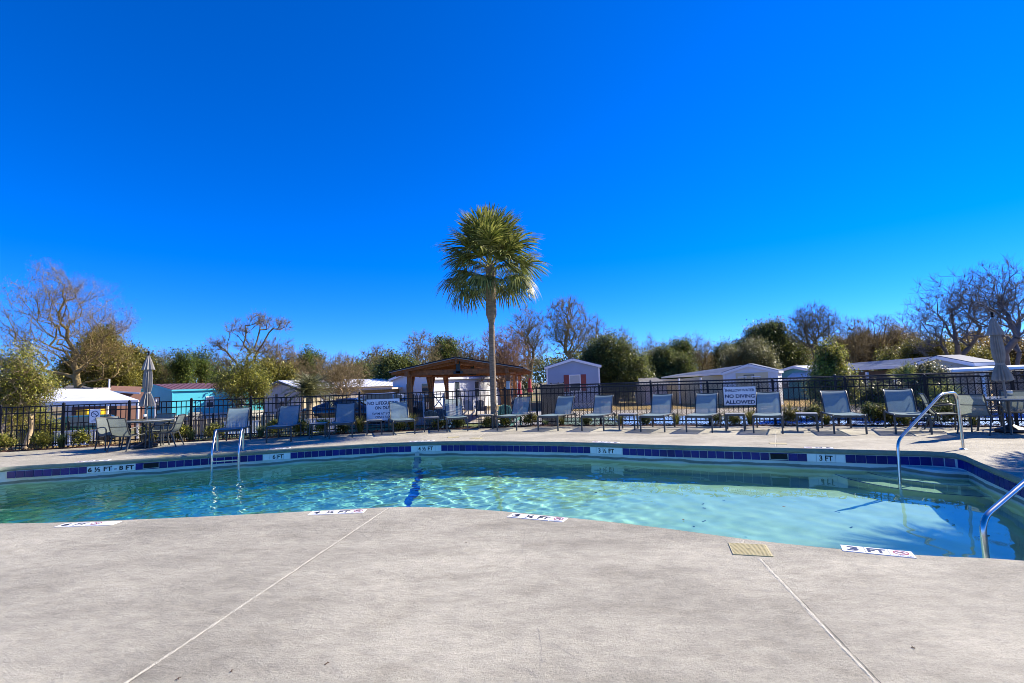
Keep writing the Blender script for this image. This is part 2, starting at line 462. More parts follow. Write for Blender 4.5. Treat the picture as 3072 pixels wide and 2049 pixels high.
# lane line across the floor and up the far wall
M_lane = MAT("lane_paint", (0.01, 0.05, 0.32), 0.4)
a0, a1 = np.array((-1.50, 5.6)), np.array((-2.32, 12.45))
V = []; F = []
dd = (a1 - a0) / np.linalg.norm(a1 - a0); pp = np.array((dd[1], -dd[0])) * 0.07
for i in range(41):
    c = a0 + (a1 - a0) * i / 40
    for s in (-1, 1):
        q = c + pp * s; V.append((q[0], q[1], fdepth(q[0], q[1]) + 0.005))
F = [(2 * i, 2 * i + 1, 2 * i + 3, 2 * i + 2) for i in range(40)]
MB().add(V, F).build('lane_line', M_lane, pool_floor)

# ---- water
gx = np.arange(-10.7, 7.4, 0.035); gy = np.arange(3.3, 12.6, 0.035)
X, Yg = np.meshgrid(gx, gy)
rng = np.random.default_rng(7)
Z = np.zeros_like(X)
amp_f = np.interp(X - 0.1 * (Yg - 8), [-9, -1, 1.6, 3.2, 7], [1.0, 0.85, 0.50, 0.24, 0.13])
fine_f = np.interp(X, [-9, -5, -2.2, 1, 3.2], [0.42, 0.38, 0.28, 0.2, 0.02])
for i in range(46):
    k = rng.uniform(7, 24); a = rng.normal(0.5, 1.2)
    xw = X + 0.25 * np.sin(0.9 * Yg + i) ; yw = Yg + 0.25 * np.sin(1.1 * X + 2 * i)
    Z += (0.0125 / k) * rng.uniform(.4, 1) * np.sin(k * (xw * np.cos(a) + yw * np.sin(a)) + rng.uniform(0, 6.28)) * amp_f
for i in range(30):
    k = rng.uniform(25, 55); a = rng.normal(0.6, 1.3)
    Z += (0.026 / k) * np.sin(k * (X * np.cos(a) + Yg * np.sin(a)) + rng.uniform(0, 6.28)) * fine_f
for i in range(8):
    k = rng.uniform(1.2, 4); a = rng.uniform(0, 6.28)
    Z += (0.004 / k) * np.sin(k * (X * np.cos(a) + Yg * np.sin(a)) + rng.uniform(0, 6.28))
keep = inside(offset(pool, 0.10), (X[:-1, :-1] + X[1:, 1:]) / 2, (Yg[:-1, :-1] + Yg[1:, 1:]) / 2)
idx = np.arange(X.size).reshape(X.shape)
Fq = np.stack([idx[:-1, :-1], idx[:-1, 1:], idx[1:, 1:], idx[1:, :-1]], -1)[keep]
used = np.unique(Fq); remap = np.full(X.size, -1); remap[used] = np.arange(len(used))
Vw = np.stack([X.ravel(), Yg.ravel(), Z.ravel() + WATER_Z], 1)[used]
m = bpy.data.materials.new("pool_water"); m.use_nodes = True; nt = m.node_tree; nt.nodes.clear()
out = nt.nodes.new('ShaderNodeOutputMaterial')
gl = nt.nodes.new('ShaderNodeBsdfGlass'); gl.inputs['IOR'].default_value = 1.33; gl.inputs['Roughness'].default_value = 0.0; gl.inputs[0].default_value = (0.78, 0.965, 0.945, 1)
nt.links.new(gl.outputs[0], out.inputs['Surface'])
water = link_mesh('water', np_mesh('water', Vw, remap[Fq]), None, m, True); tag(water, kind='structure')
water.cycles.is_caustics_caster = True
for o in [pool_wall, pool_floor] + [c for c in pool_steps.children] + [c for s in pool_steps.children for c in s.children] + list(pool_floor.children):
    o.cycles.is_caustics_receiver = True

# ---- waterline tiles, one by one, along the far and right-hand wall
M_tile = [MAT("glazed_tile", (0.008, 0.013, 0.17), 0.3, var=0.2, scale=2, spec=.25), MAT("glazed_tile_deep", (0.006, 0.010, 0.125), 0.3, var=0.2, scale=3, spec=.25)]
M_white = MAT("white_tile", (0.84, 0.86, 0.83), 0.35, var=0.06, scale=6)
M_grout = MAT("grout", (0.50, 0.56, 0.56), 0.8)
M_ink = MAT("black_lettering", (0.012, 0.014, 0.02), 0.5)
def tile_mesh(w, name, mt):
    me = MB().box(-w / 2 + .0035, -0.006, -0.0675, w / 2 - .0035, 0.006, 0.0675, 0.0012).mesh(name); me.materials.append(mt); return me
seg = np.diff(far_line, axis=0); sl = np.concatenate([[0], np.cumsum(np.linalg.norm(seg, axis=1))])
pxs = np.array([PROJ((p[0], p[1], -0.16))[0] for p in far_line])
nfront = int(np.argmax(pxs > 2895)) if (pxs > 2895).any() else len(pxs)
def s_of(px): return float(np.interp(px, pxs[:nfront], sl[:nfront]))
def at_s(s, d=0.03):
    x = np.interp(s, sl, far_line[:, 0]); y = np.interp(s, sl, far_line[:, 1])
    x2 = np.interp(s + .02, sl, far_line[:, 0]); y2 = np.interp(s + .02, sl, far_line[:, 1])
    x1 = np.interp(s - .02, sl, far_line[:, 0]); y1 = np.interp(s - .02, sl, far_line[:, 1])
    t = np.array((x2 - x1, y2 - y1)); t /= np.linalg.norm(t); nn = np.array((-t[1], t[0]))
    return x + nn[0] * d, y + nn[1] * d, math.atan2(t[1], t[0])
TZ = -0.168
marks = [(259, 406, "6 ½ FT - 8 FT", 1.0, 0.0), (788, 871, " 6 FT ", .42, 0.05), (1233, 1323, "4 ½ FT", .52, -0.02), (1770, 1867, "3 ½ FT", .52, 0.0), (2421, 2537, "3 FT", .37, 0.0)]
skims = [(430, 476), (2308, 2366)]
# grout bed
V = []; F = []
ss = np.arange(0.0, sl[-1], 0.08)
for s in ss:
    x, y, a = at_s(s, 0.024); V += [(x, y, TZ - 0.075), (x, y, TZ + 0.078)]
F = [(2 * i, 2 * i + 1, 2 * i + 3, 2 * i + 2) for i in range(len(ss) - 1)]
MB().add(V, F).build('grout_bed', M_grout, pool_wall)
tile_me = [tile_mesh(0.15, 'tile', M_tile[0]), tile_mesh(0.15, 'tile', M_tile[1])]
half_me = tile_mesh(0.09, 'tile', M_tile[0]); white_me = tile_mesh(0.148, 'tile', M_white)
rt = random.Random(5)
def put_tile(me, s, parent):
    x, y, a = at_s(s, 0.020); o = bpy.data.objects.new('tile', me); COL.objects.link(o)
    o.location = (x, y, TZ + rt.uniform(-.0015, .0015)); o.rotation_euler = (rt.uniform(-.012, .012), 0, a + rt.uniform(-.012, .012)); o.parent = parent
spans = []
for x0, x1, *_ in marks: spans.append((s_of(x0), s_of(x1), 'm'))
for x0, x1 in skims: spans.append((s_of(x0), s_of(x1), 's'))
spans.sort()
def fill(s0, s1, me_fn):
    L = s1 - s0; k = max(1, round(L / 0.1535)); w = L / k
    for i in range(k):
        me_ = me_fn(); c = s0 + w * (i + .5); put_tile(me_, c, pool_wall)
cur = 0.02
for s0, s1, kd in spans + [(sl[-1] - .02, sl[-1], 'e')]:
    fill(cur, s0, lambda: tile_me[0] if rt.random() < .7 else tile_me[1]); cur = s1
dm = []
for x0, x1, txt, frac, sh in marks:
    s0, s1 = s_of(x0), s_of(x1); L = s1 - s0; k = max(1, round(L / 0.15)); w = L / k
    par = bpy.data.objects.new('depth_marker', None); COL.objects.link(par); par.parent = pool_wall
    for i in range(k):
        me_ = tile_mesh(w, 'tile', M_white); put_tile(me_, s0 + w * (i + .5), par)
    c = (s0 + s1) / 2 + L * sh; x, y, a = at_s(c, 0.0125)
    M4 = Matrix.Translation((x, y, TZ)) @ Matrix.Rotation(a, 4, 'Z') @ Matrix.Rotation(R(90), 4, 'X')
    fit_text(txt.strip(), L * frac * 0.94, 0.098, M_ink, 'lettering', par, M4, bold=0.03)
# skimmer mouths
M_black = MAT("dark_void", (0.006, 0.006, 0.007), 0.8)
M_pvc = MAT("white_plastic", (0.55, 0.56, 0.52), 0.4)
for x0, x1 in skims:
    s0, s1 = s_of(x0), s_of(x1); x, y, a = at_s((s0 + s1) / 2, 0.02); L = s1 - s0
    fr = bpy.data.objects.new('skimmer', None); COL.objects.link(fr); fr.parent = pool_wall
    fr.location = (x, y, TZ); fr.rotation_euler = (0, 0, a)
    MB().box(-L / 2 + .004, -.004, -.068, L / 2 - .004, .0, .068).build('surround', M_tile[1], fr)
    MB().box(-.14, -.012, -.045, .14, -.004, .055).build('opening', M_black, fr)
    MB().box(-.15, -.018, -.052, .15, -.010, -.044).box(-.15, -.018, -.052, -.142, -.008, .055).box(.142, -.018, -.052, .15, -.008, .055).build('frame', M_pvc, fr)
# anchor plate above the lane line
x, y, a = at_s(s_of(1251), 0.025)
e = bpy.data.objects.new('anchor_plate', None); COL.objects.link(e); e.parent = pool_wall; e.location = (x, y, -0.30); e.rotation_euler = (0, 0, a)
MB().box(-.055, -.012, -.045, .055, 0, .045, .004).build('plate', M_pvc, e)
MB().lathe([(.018, 0), (.018, .01), (.01, .012)], 12).build('eye', M_black, e).rotation_euler = (R(90), 0, 0)
e.children[1].location = (0, -.012, 0)
# lane paint on the wall
mb = MB(); mb.box(-.085, -.004, -1.9, .085, 0.006, -.385); o = mb.build('lane_line', M_lane, pool_wall); o.location = (x, y, 0); o.rotation_euler = (0, 0, a)
o.cycles.is_caustics_receiver = True

# ---- depth markers let into the deck
M_inkblue = MAT("navy_lettering", (0.015, 0.025, 0.075), 0.5)
M_red = MAT("red_print", (0.30, 0.02, 0.06), 0.5)
M_dtile = MAT("deck_tile_white", (0.72, 0.73, 0.74), 0.45, var=0.05, scale=8)
def deck_marker(c, ang, cells, ink, flip=False):
    k = len(cells); par = bpy.data.objects.new('depth_marker', None); COL.objects.link(par)
    par.parent = pool_deck; par.location = (c[0], c[1], 0); par.rotation_euler = (0, 0, ang + (math.pi if flip else 0))
    for i, t in enumerate(cells):
        cx = (i - (k - 1) / 2) * 0.152
        MB().box(cx - .0745, -.0745, -.01, cx + .0745, .0745, .005, .0015).build('tile', M_dtile, par)
        T4 = Matrix.Translation((cx, 0, 0))
        if t == '@':
            V, F = ring_mesh(.040, .050); V = [(p[0] + cx, p[1] + .012, .0068) for p in V]
            ca, sa = math.cos(.8), math.sin(.8); b0 = len(V)
            for u, w in ((-.045, -.004), (.045, -.004), (.045, .004), (-.045, .004)):
                V.append((cx + u * ca + w * sa, .012 - u * sa + w * ca, .0072))
            F.append((b0, b0 + 1, b0 + 2, b0 + 3)); MB().add(V, F).build('no_diving_ring', M_red, par)
            # little diving figure
            q = MB()
            for (x0, y0, x1, y1, w) in ((-.022, .004, .012, .012, .010), (.010, .012, .026, -.002, .006), (-.022, .004, -.032, .022, .007), (.004, .016, .018, .022, .005)):
                dx, dy = x1 - x0, y1 - y0; L = math.hypot(dx, dy); nx_, ny_ = -dy / L * w / 2, dx / L * w / 2
                q.add([(cx + x0 + nx_, .012 + y0 + ny_, .0064), (cx + x0 - nx_, .012 + y0 - ny_, .0064), (cx + x1 - nx_, .012 + y1 - ny_, .0064), (cx + x1 + nx_, .012 + y1 + ny_, .0064)], [(0, 1, 2, 3)])
            q.build('diver_symbol', ink, par)
            fit_text("NO DIVING", .125, .014, ink, 'lettering', par, Matrix.Translation((cx, -.058, .0064)), bold=0.02)
        elif t:
            w = {'FT': .118, '½': .085}.get(t, .075)
            fit_text(t, w, .095, ink, 'lettering', par, Matrix.Translation((cx, 0, .0064)), bold=0.03)
    return par
def quad_mid(q): return (sum(p[0] for p in q) / 4, sum(p[1] for p in q) / 4)
QA = [(2.552, 4.098), (2.962, 3.892), (2.879, 3.763), (2.466, 3.936)]
QB = [(-2.303, 5.79), (-1.715, 5.779), (-1.698, 5.638), (-2.287, 5.595)]
QC = [(-0.055, 5.381), (0.497, 5.124), (0.442, 4.993), (-0.111, 5.255)]
deck_marker(quad_mid(QA), math.atan2(-.206, .41), ['3', 'FT', '@'], M_inkblue)
deck_marker((quad_mid(QB)[0], quad_mid(QB)[1] - .02), 0.03, ['4', '½', 'FT', '@'], M_ink)
deck_marker(quad_mid(QC), math.atan2(-.257, .552), ['3', '½', 'FT', '@'], M_ink)
deck_marker((-4.63, 5.52), 0.02, ['6', 'FT', '@', ''], M_ink)
for px, py, cells in ((268, 1390, ['6', '½', 'FT', '@']), (838, 1354, ['6', 'FT', '@']), (1263, 1328, ['4', '½', 'FT', '@']), (1812, 1331, ['3', '½', 'FT', '@']), (2460, 1344, ['3', 'FT', '@'])):
    s = s_of(px); x, y, a = at_s(s, 0.13); deck_marker((x, y), a, cells, M_ink, True)
# lids
M_lid = MAT("tan_plastic_lid", (0.46, 0.40, 0.19), 0.5, var=0.08, scale=8)
def deck_lid(c, ang, w, d, ribs=True):
    e = bpy.data.objects.new('skimmer_lid', None); COL.objects.link(e); e.parent = pool_deck; e.location = (c[0], c[1], 0); e.rotation_euler = (0, 0, ang)
    MB().box(-w / 2, -d / 2, -.01, w / 2, d / 2, .006, .002).build('cover', M_lid, e)
    if ribs:
        q = MB(); rr_ = random.Random(1)
        for i in range(28):
            for j in range(14):
                u = -w / 2 + .012 + (w - .024) * (i + .5 * (j % 2)) / 28; v = -d / 2 + .012 + (d - .024) * j / 13.2
                q.box(u - .0022, v - .0022, .006, u + .0022, v + .0022, .0085)
        tag(q.build('grip_studs', M_lid, e), kind='stuff')
        MB().box(-.012, -.004, .0085, .012, .004, .0092).build('finger_slot', M_black, e)
deck_lid((1.812, 4.052), math.atan2(-.078, .269), .285, .28)
for px, py in ((2334, 1331), (1360, 1312), (1430, 1315), (496, 1368)):
    g_ = G(px, py); deck_lid((g_.x, g_.y), 0.2 if px < 1400 else -.4, .30, .22, False)
# joints: a ragged ridge of caulk with a groove beside it
M_groove = MAT("groove_dirt", (0.13, 0.12, 0.10), 0.95)
M_caulk = MAT("joint_caulk", (0.45, 0.425, 0.34), 0.85, var=0.2, scale=14, bump=0.6, bscale=120)
def joint(a, b, w=0.013, seed=0):
    r_ = random.Random(seed); a = np.array(a[:2]); b = np.array(b[:2]); L = np.linalg.norm(b - a); k = int(L / 0.03); d = (b - a) / L; nn = np.array((-d[1], d[0]))
    V = []; off = 0
    for i in range(k + 1):
        off = off * .9 + r_.uniform(-.0015, .0015); c = a + (b - a) * i / k + nn * off; w_ = w * r_.uniform(.35, .75)
        V += [(*(c - nn * w_), .0005), (*(c - nn * w_ * .3), .0022 + r_.uniform(0, .001)), (*(c + nn * w_ * .5), .002), (*(c + nn * w_), .0005)]
    F = [(4 * i + j, 4 * i + j + 1, 4 * i + j + 5, 4 * i + j + 4) for i in range(k) for j in range(3)]
    o = MB().add(V, F).build('expansion_joint', M_caulk, pool_deck)
    # dirt-filled groove running along one side, coming and going
    V = []; F = []; on = 0
    for i in range(k + 1):
        if r_.random() < .08: on = r_.choice((0, 1, 1))
        c = a + (b - a) * i / k + nn * (w * .95 + r_.uniform(-.0012, .0012)); h_ = (.0008 + .0022 * r_.random()) * (.25 + on)
        V += [(*(c - nn * h_), .0012), (*(c + nn * h_), .0012)]
    MB().add(V, [(2 * i, 2 * i + 1, 2 * i + 3, 2 * i + 2) for i in range(k)]).build('joint_groove', M_groove, pool_deck)
joint((-1.47, 5.80), (-2.05, 1.4), .018, 1)
joint((1.79, 3.86), (1.38, 1.2), .02, 2)
joint((1.86, 4.28), (1.81, 4.2), .02, 3)
joint(G(1470, 1290), G(1418, 1322), .02, 4)
joint(G(2328, 1292), G(2326, 1340), .02, 5)
M_crack = MAT("crack_grey", (0.25, 0.235, 0.20), 0.9)  # cracks are thin strips darker than the slab
def crack(pts, w=.004, seed=0):
    r_ = random.Random(seed); pts = [np.array(p[:2]) for p in pts]; V = []; F = []
    for i in range(len(pts) - 1):
        k = 14
        for j in range(k + 1):
            c = pts[i] + (pts[i + 1] - pts[i]) * j / k + np.array((r_.uniform(-.004, .004), r_.uniform(-.004, .004)))
            V += [(c[0] - w * r_.random(), c[1] - w * .3, .0015), (c[0] + w * r_.random(), c[1] + w * .3, .0015)]
            if j or i: q = len(V); F.append((q - 4, q - 3, q - 1, q - 2))
    MB().add(V, F).build('crack', M_crack, pool_deck)
for i, seg_ in enumerate([((1574, 1595), (1568, 1660)), ((1576, 1670), (1580, 1695), (1565, 1700)), ((1900, 1600), (2090, 1618), (2150, 1604)), ((1565, 1700), (1660, 1735)),
                         ((1615, 1880), (1628, 1990)), ((1660, 1930), (1745, 1985)), ((1085, 1540), (1095, 1570)), ((2150, 1604), (2190, 1630))]):
    crack([G(*p) for p in seg_], .0022, i)
# a few fallen twigs / leaves on the deck and in the water
M_dead = MAT("dead_leaf", (0.09, 0.05, 0.025), 0.8)
for i, (px, py) in enumerate(((695, 2015), (535, 2038), (1398, 1630), (2740, 1945), (980, 1993))):
    g_ = G(px, py); r_ = random.Random(i); q = MB()
    for k in range(2):
        a_ = r_.uniform(0, 6.28); L = .012
        q.bar((g_.x - L * math.cos(a_), g_.y - L * math.sin(a_), .004), (g_.x + L * math.cos(a_), g_.y + L * math.sin(a_), .006), .003, .002)
    o = q.build('fallen_twig', M_dead)
    tag(o, ["tiny dark twig on the bare concrete near the bottom edge", "small brown leaf scrap lying beside the joint at the bottom left", "small dark leaf on the deck below the 3 ½ FT marker", "brown leaf fragment on the concrete at the lower right", "tiny speck of leaf on the deck right of the left joint"][i], 'leaf litter')
q = MB(); r_ = random.Random(8)
for i in range(24):
    x_ = r_.uniform(.2, 5.5); y_ = r_.uniform(5.2, 9.2)
    if not inside(offset(pool, -.3), np.array([x_]), np.array([y_]))[0]: continue
    a_ = r_.uniform(0, 3.14); L = r_.uniform(.012, .032)
    z_ = fdepth(x_, y_) + .01 if r_.random() < .65 else WATER_Z + .004
    q.bar((x_ - L * math.cos(a_), y_ - L * math.sin(a_), z_), (x_ + L * math.cos(a_), y_ + L * math.sin(a_), z_), .02, .003)
tag(q.build('fallen_leaves', M_dead), kind='stuff')

# ---- planting bed with mulch behind the deck
M_mulch = MAT("mulch", (0.075, 0.032, 0.020), 0.95, var=0.5, scale=30, bump=1.0, bscale=60)
near = deck_far; farl = fence_off(-0.10)
V = []; F = []
for i in range(len(near)):
    a, b_ = near[i], farl[i]
    V += [(a[0], a[1], -.02), (*(a * .7 + b_ * .3), .015), (*(a * .3 + b_ * .7), .01), (b_[0], b_[1], -.03), (*(b_ + (b_ - a) * .2), -.62)]
F = [(5 * i + j, 5 * i + j + 1, 5 * i + j + 6, 5 * i + j + 5) for i in range(len(near) - 1) for j in range(4)]
planting_bed = MB().add(V, F).build('planting_bed', M_mulch); tag(planting_bed, kind='structure')
fl = np.array(FENCE); dl = np.concatenate([[0], np.cumsum(np.linalg.norm(np.diff(fl, axis=0), axis=1))])
def fpos(s, d=0.0):
    """point s metres along the fence, d metres to the pool side"""
    x = np.interp(s, dl, fl[:, 0]); y = np.interp(s, dl, fl[:, 1])
    x2, y2 = np.interp(s + .3, dl, fl[:, 0]), np.interp(s + .3, dl, fl[:, 1]); x1, y1 = np.interp(s - .3, dl, fl[:, 0]), np.interp(s - .3, dl, fl[:, 1])
    t = np.array((x2 - x1, y2 - y1)); t /= np.linalg.norm(t)
    return x + t[1] * d, y - t[0] * d, math.atan2(t[1], t[0])
fpx = [(s, PROJ((fpos(s)[0], fpos(s)[1], 0))[0]) for s in np.arange(0.5, dl[-1], .1) if fpos(s)[1] > 3]
def f_of(px): return float(np.interp(px, [b_ for a, b_ in fpx], [a for a, b_ in fpx]))
q = MB(); r_ = random.Random(11)
for i in range(5200):
    s = r_.uniform(4, 33); x_, y_, a_ = fpos(s, r_.uniform(-.08, .5)); t = r_.uniform(0, 3.14); L = r_.uniform(.015, .045)
    z_ = .02 + r_.uniform(0, .02); dx, dy = L * math.cos(t), L * math.sin(t); w = .008
    q.add([(x_ - dx, y_ - dy, z_), (x_ + dy * .3, y_ - dx * .3, z_ + r_.uniform(0, .02)), (x_ + dx, y_ + dy, z_ + r_.uniform(0, .015)), (x_ - dy * .3, y_ + dx * .3, z_)], [(0, 1, 2, 3)])
tag(link_mesh('bark_chips', q.mesh('bark_chips'), None, [M_mulch]), kind='stuff')

# ---- land around and beyond
m, nt, b = new_mat("open_ground")
geo = nt.nodes.new('ShaderNodeNewGeometry')
n1 = nt.nodes.new('ShaderNodeTexNoise'); n1.inputs['Scale'].default_value = 0.28; n1.inputs['Detail'].default_value = 8
n2 = nt.nodes.new('ShaderNodeTexNoise'); n2.inputs['Scale'].default_value = 9; n2.inputs['Detail'].default_value = 6
for n_ in (n1, n2): nt.links.new(geo.outputs['Position'], n_.inputs['Vector'])
r1 = nt.nodes.new('ShaderNodeValToRGB'); r1.color_ramp.elements[0].color = (0.20, 0.15, 0.07, 1); r1.color_ramp.elements[1].color = (0.115, 0.125, 0.04, 1)
r1.color_ramp.elements[0].position = .42; r1.color_ramp.elements[1].position = .58
e = r1.color_ramp.elements.new(.5); e.color = (0.27, 0.20, 0.09, 1)
nt.links.new(n1.outputs['Fac'], r1.inputs[0])
r2 = nt.nodes.new('ShaderNodeValToRGB'); r2.color_ramp.elements[0].color = (.6, .6, .6, 1); r2.color_ramp.elements[1].color = (1.2, 1.2, 1.2, 1); nt.links.new(n2.outputs['Fac'], r2.inputs[0])
mx = nt.nodes.new('ShaderNodeMixRGB'); mx.blend_type = 'MULTIPLY'; mx.inputs[0].default_value = 1; nt.links.new(r1.outputs[0], mx.inputs[1]); nt.links.new(r2.outputs[0], mx.inputs[2])
nt.links.new(mx.outputs[0], b.inputs['Base Color']); b.inputs['Roughness'].default_value = .95
M_ground = m
ob = np.array(outline_bed); c0 = np.array((0.0, 3.0))
dense = []
for i in range(len(ob)):
    a, b_ = ob[i], ob[(i + 1) % len(ob)]
    k = max(1, int(np.linalg.norm(b_ - a) / 1.5))
    dense += [a + (b_ - a) * j / k for j in range(k)]
dense = np.array(dense); n = len(dense); V = []; F = []
fr = [0, 1.5, 3, 5, 8, 11, 14, 18, 22, 27, 33, 40, 50, 65, 90, 150, 300, 900]
for r_ in fr:
    for p in dense:
        d = p - c0; d = d / np.linalg.norm(d); q_ = p + d * r_; V.append((q_[0], q_[1], gz(q_[0], q_[1]) if r_ > 0 else -.62))
F = [(j * n + i, j * n + (i + 1) % n, (j + 1) * n + (i + 1) % n, (j + 1) * n + i) for j in range(len(fr) - 1) for i in range(n)]
ground = MB().add(V, F).build('ground', M_ground, sm=True); tag(ground, kind='structure')
def patch(name, poly, m, lift=0.006, parent=None):
    """flat sheet of paving laid on the land"""
    xs = [p[0] for p in poly]; ys = [p[1] for p in poly]
    if max(ys) - min(ys) < 14 and min(xs) > -8:
        o = MB().add([(x, y, -.6 + lift) for x, y in poly], [tuple(range(len(poly)))]).build(name, m)
    else:
        gx_ = np.arange(min(xs), max(xs) + 1, 1.0); gy_ = np.arange(min(ys), max(ys) + 1, 1.0); XX, YY = np.meshgrid(gx_, gy_)
        kk = inside(np.array(poly), (XX[:-1, :-1] + .5), (YY[:-1, :-1] + .5)); idx = np.arange(XX.size).reshape(XX.shape)
        Fq = np.stack([idx[:-1, :-1], idx[:-1, 1:], idx[1:, 1:], idx[1:, :-1]], -1)[kk]
        V = [(x, y, gz(x, y) + lift + .02) for x, y in zip(XX.ravel(), YY.ravel())]
        o = MB().add(V, Fq.tolist()).build(name, m)
    return tag(o, kind='structure')
M_blue = MAT("court_blue", (0.12, 0.26, 0.52), 0.7, var=0.15, scale=1.2)
M_green = MAT("court_green", (0.10, 0.16, 0.12), 0.7, var=0.2, scale=1.2)
M_line = MAT("court_line", (0.75, 0.76, 0.74), 0.6)
M_asph = MAT("asphalt", (0.055, 0.055, 0.06), 0.9, var=0.25, scale=6)
M_gravel = MAT("pale_gravel", (0.40, 0.36, 0.29), 0.95, var=0.3, scale=9, bump=.6, bscale=50)
M_drygrass = MAT("dry_grass", (0.33, 0.22, 0.06), 0.95, var=0.35, scale=5, bump=.8, bscale=30)
M_lawn = MAT("winter_lawn", (0.10, 0.13, 0.035), 0.95, var=0.4, scale=5, bump=.8, bscale=30)
patch('court_border', [(1.2, 17.2), (18, 10.5), (24, 20.5), (4.4, 27.0), (2.4, 27.0)], M_green, .004)
patch('court', [(3.6, 17.0), (18.5, 11.0), (23.5, 20.0), (5.2, 26.0)], M_blue, .008)
patch('court_line', [(3.50, 17.0), (3.62, 17.0), (5.22, 26.0), (5.10, 26.0)], M_line, .012)
patch('gravel_path', [(2.5, 27.2), (25, 20.8), (30, 25.5), (3.0, 32.5)], M_gravel, .006)
patch('dry_lawn', [(3.0, 32.7), (30, 25.7), (40, 34), (2.5, 44)], M_drygrass, .005)
patch('street', [(12.5, 26.5), (40, 19), (46, 26), (14.8, 29.2)], M_asph, .012)
patch('parking_lot', [(-14, 26), (-1, 26), (-1, 36), (-16, 36)], M_gravel, .004)
patch('front_lawn', [(-13.5, 17.3), (-1, 18.3), (-1, 25.5), (-15, 25.5)], M_lawn, .003)
patch('dry_verge', [(-36, 20), (-14, 17.5), (-15, 26), (-40, 33)], M_drygrass, .003)
patch('slab', [(-5.6, 23), (1.3, 23), (2, 34), (-5, 34)], MAT("patio_slab", (.33, .33, .33), .9), .01)
# ================================================================ FENCES
M_iron = MAT("black_fence_paint", (0.010, 0.010, 0.012), 0.5, var=0.1, spec=.25)
def picket_fence(name, label, path, z0, H, post_s, pitch=0.125, group=None, gz_fn=None, mid=False):
    """path: function s -> x, y, angle"""
    t = thing(name, label, 'fence', (0, 0, 0), 0, group)
    s0, s1 = post_s[0], post_s[-1]
    pm = MB().box(-.009, -.009, 0.07, .009, .009, H - .02).mesh('picket'); pm.materials.append(M_iron)
    po = MB().box(-.03, -.03, -.06, .03, .03, H + .03, .004).lathe([(.032, H + .03), (.02, H + .05), (.004, H + .058)], 8).mesh('post'); po.materials.append(M_iron)
    for s in post_s:
        x, y, a = path(s); o = bpy.data.objects.new('post', po); COL.objects.link(o); o.location = (x, y, z0(x, y)); o.rotation_euler = (0, 0, a); o.parent = t
    k = int((s1 - s0) / pitch)
    cnt = 0; rest = MB()
    for i in range(1, k):
        s = s0 + i * pitch
        if min(abs(s - p) for p in post_s) < .045: continue
        x, y, a = path(s)
        if cnt < 290:
            o = bpy.data.objects.new('picket', pm); COL.objects.link(o); o.location = (x, y, z0(x, y)); o.rotation_euler = (0, 0, a); o.parent = t; cnt += 1
        else: rest.box(x - .009, y - .009, z0(x, y) + .07, x + .009, y + .009, z0(x, y) + H - .02)
    if rest.v: tag(rest.build('picket_run', M_iron, t), kind='stuff')
    for zz in [H - .03, H - .20, .12] + ([H * .55] if mid else []):
        for a_, b_ in zip(post_s[:-1], post_s[1:]):
            x0, y0, _ = path(a_); x1, y1, _ = path(b_)
            # each panel is straight between its posts, at picket line
            MB().bar((x0, y0, z0(x0, y0) + zz), (x1, y1, z0(x1, y1) + zz), .026, .03).build('rail', M_iron, t)
    return t
post_px = [-190, -5, 186, 385, 572, 752, 1079, 1372, 1518, 1613, 1803, 1959, 2130, 2327, 2546, 2787, 3051, 3290]
post_s = [f_of(p) for p in post_px]
# pickets follow straight panels
def fpath(s):
    for a_, b_ in zip(post_s[:-1], post_s[1:]):
        if s <= b_ + 1e-6:
            t = (s - a_) / (b_ - a_); p0 = fpos(a_); p1 = fpos(b_)
            return p0[0] + (p1[0] - p0[0]) * t, p0[1] + (p1[1] - p0[1]) * t, math.atan2(p1[1] - p0[1], p1[0] - p0[0])
    return fpos(s)
pool_fence = picket_fence('pool_fence', "black metal picket fence running along the far edge of the pool deck", fpath, lambda x, y: 0.0, 1.18, post_s)
# lower fence beyond the bed on the left
lf = np.array([(-24, 17.0), (-14, 19.5), (-6.9, 20.6)]); lfl = np.concatenate([[0], np.cumsum(np.linalg.norm(np.diff(lf, axis=0), axis=1))])
def lpath(s):
    x = np.interp(s, lfl, lf[:, 0]); y = np.interp(s, lfl, lf[:, 1]); i = 0 if s < lfl[1] else 1
    d = lf[i + 1] - lf[i]; return float(x), float(y), math.atan2(d[1], d[0])
picket_fence('yard_fence', "second lower black picket fence in the yard behind the left half of the pool fence", lpath, gz, 1.15, list(np.linspace(0.2, lfl[-1] - .1, 8)), 0.125)

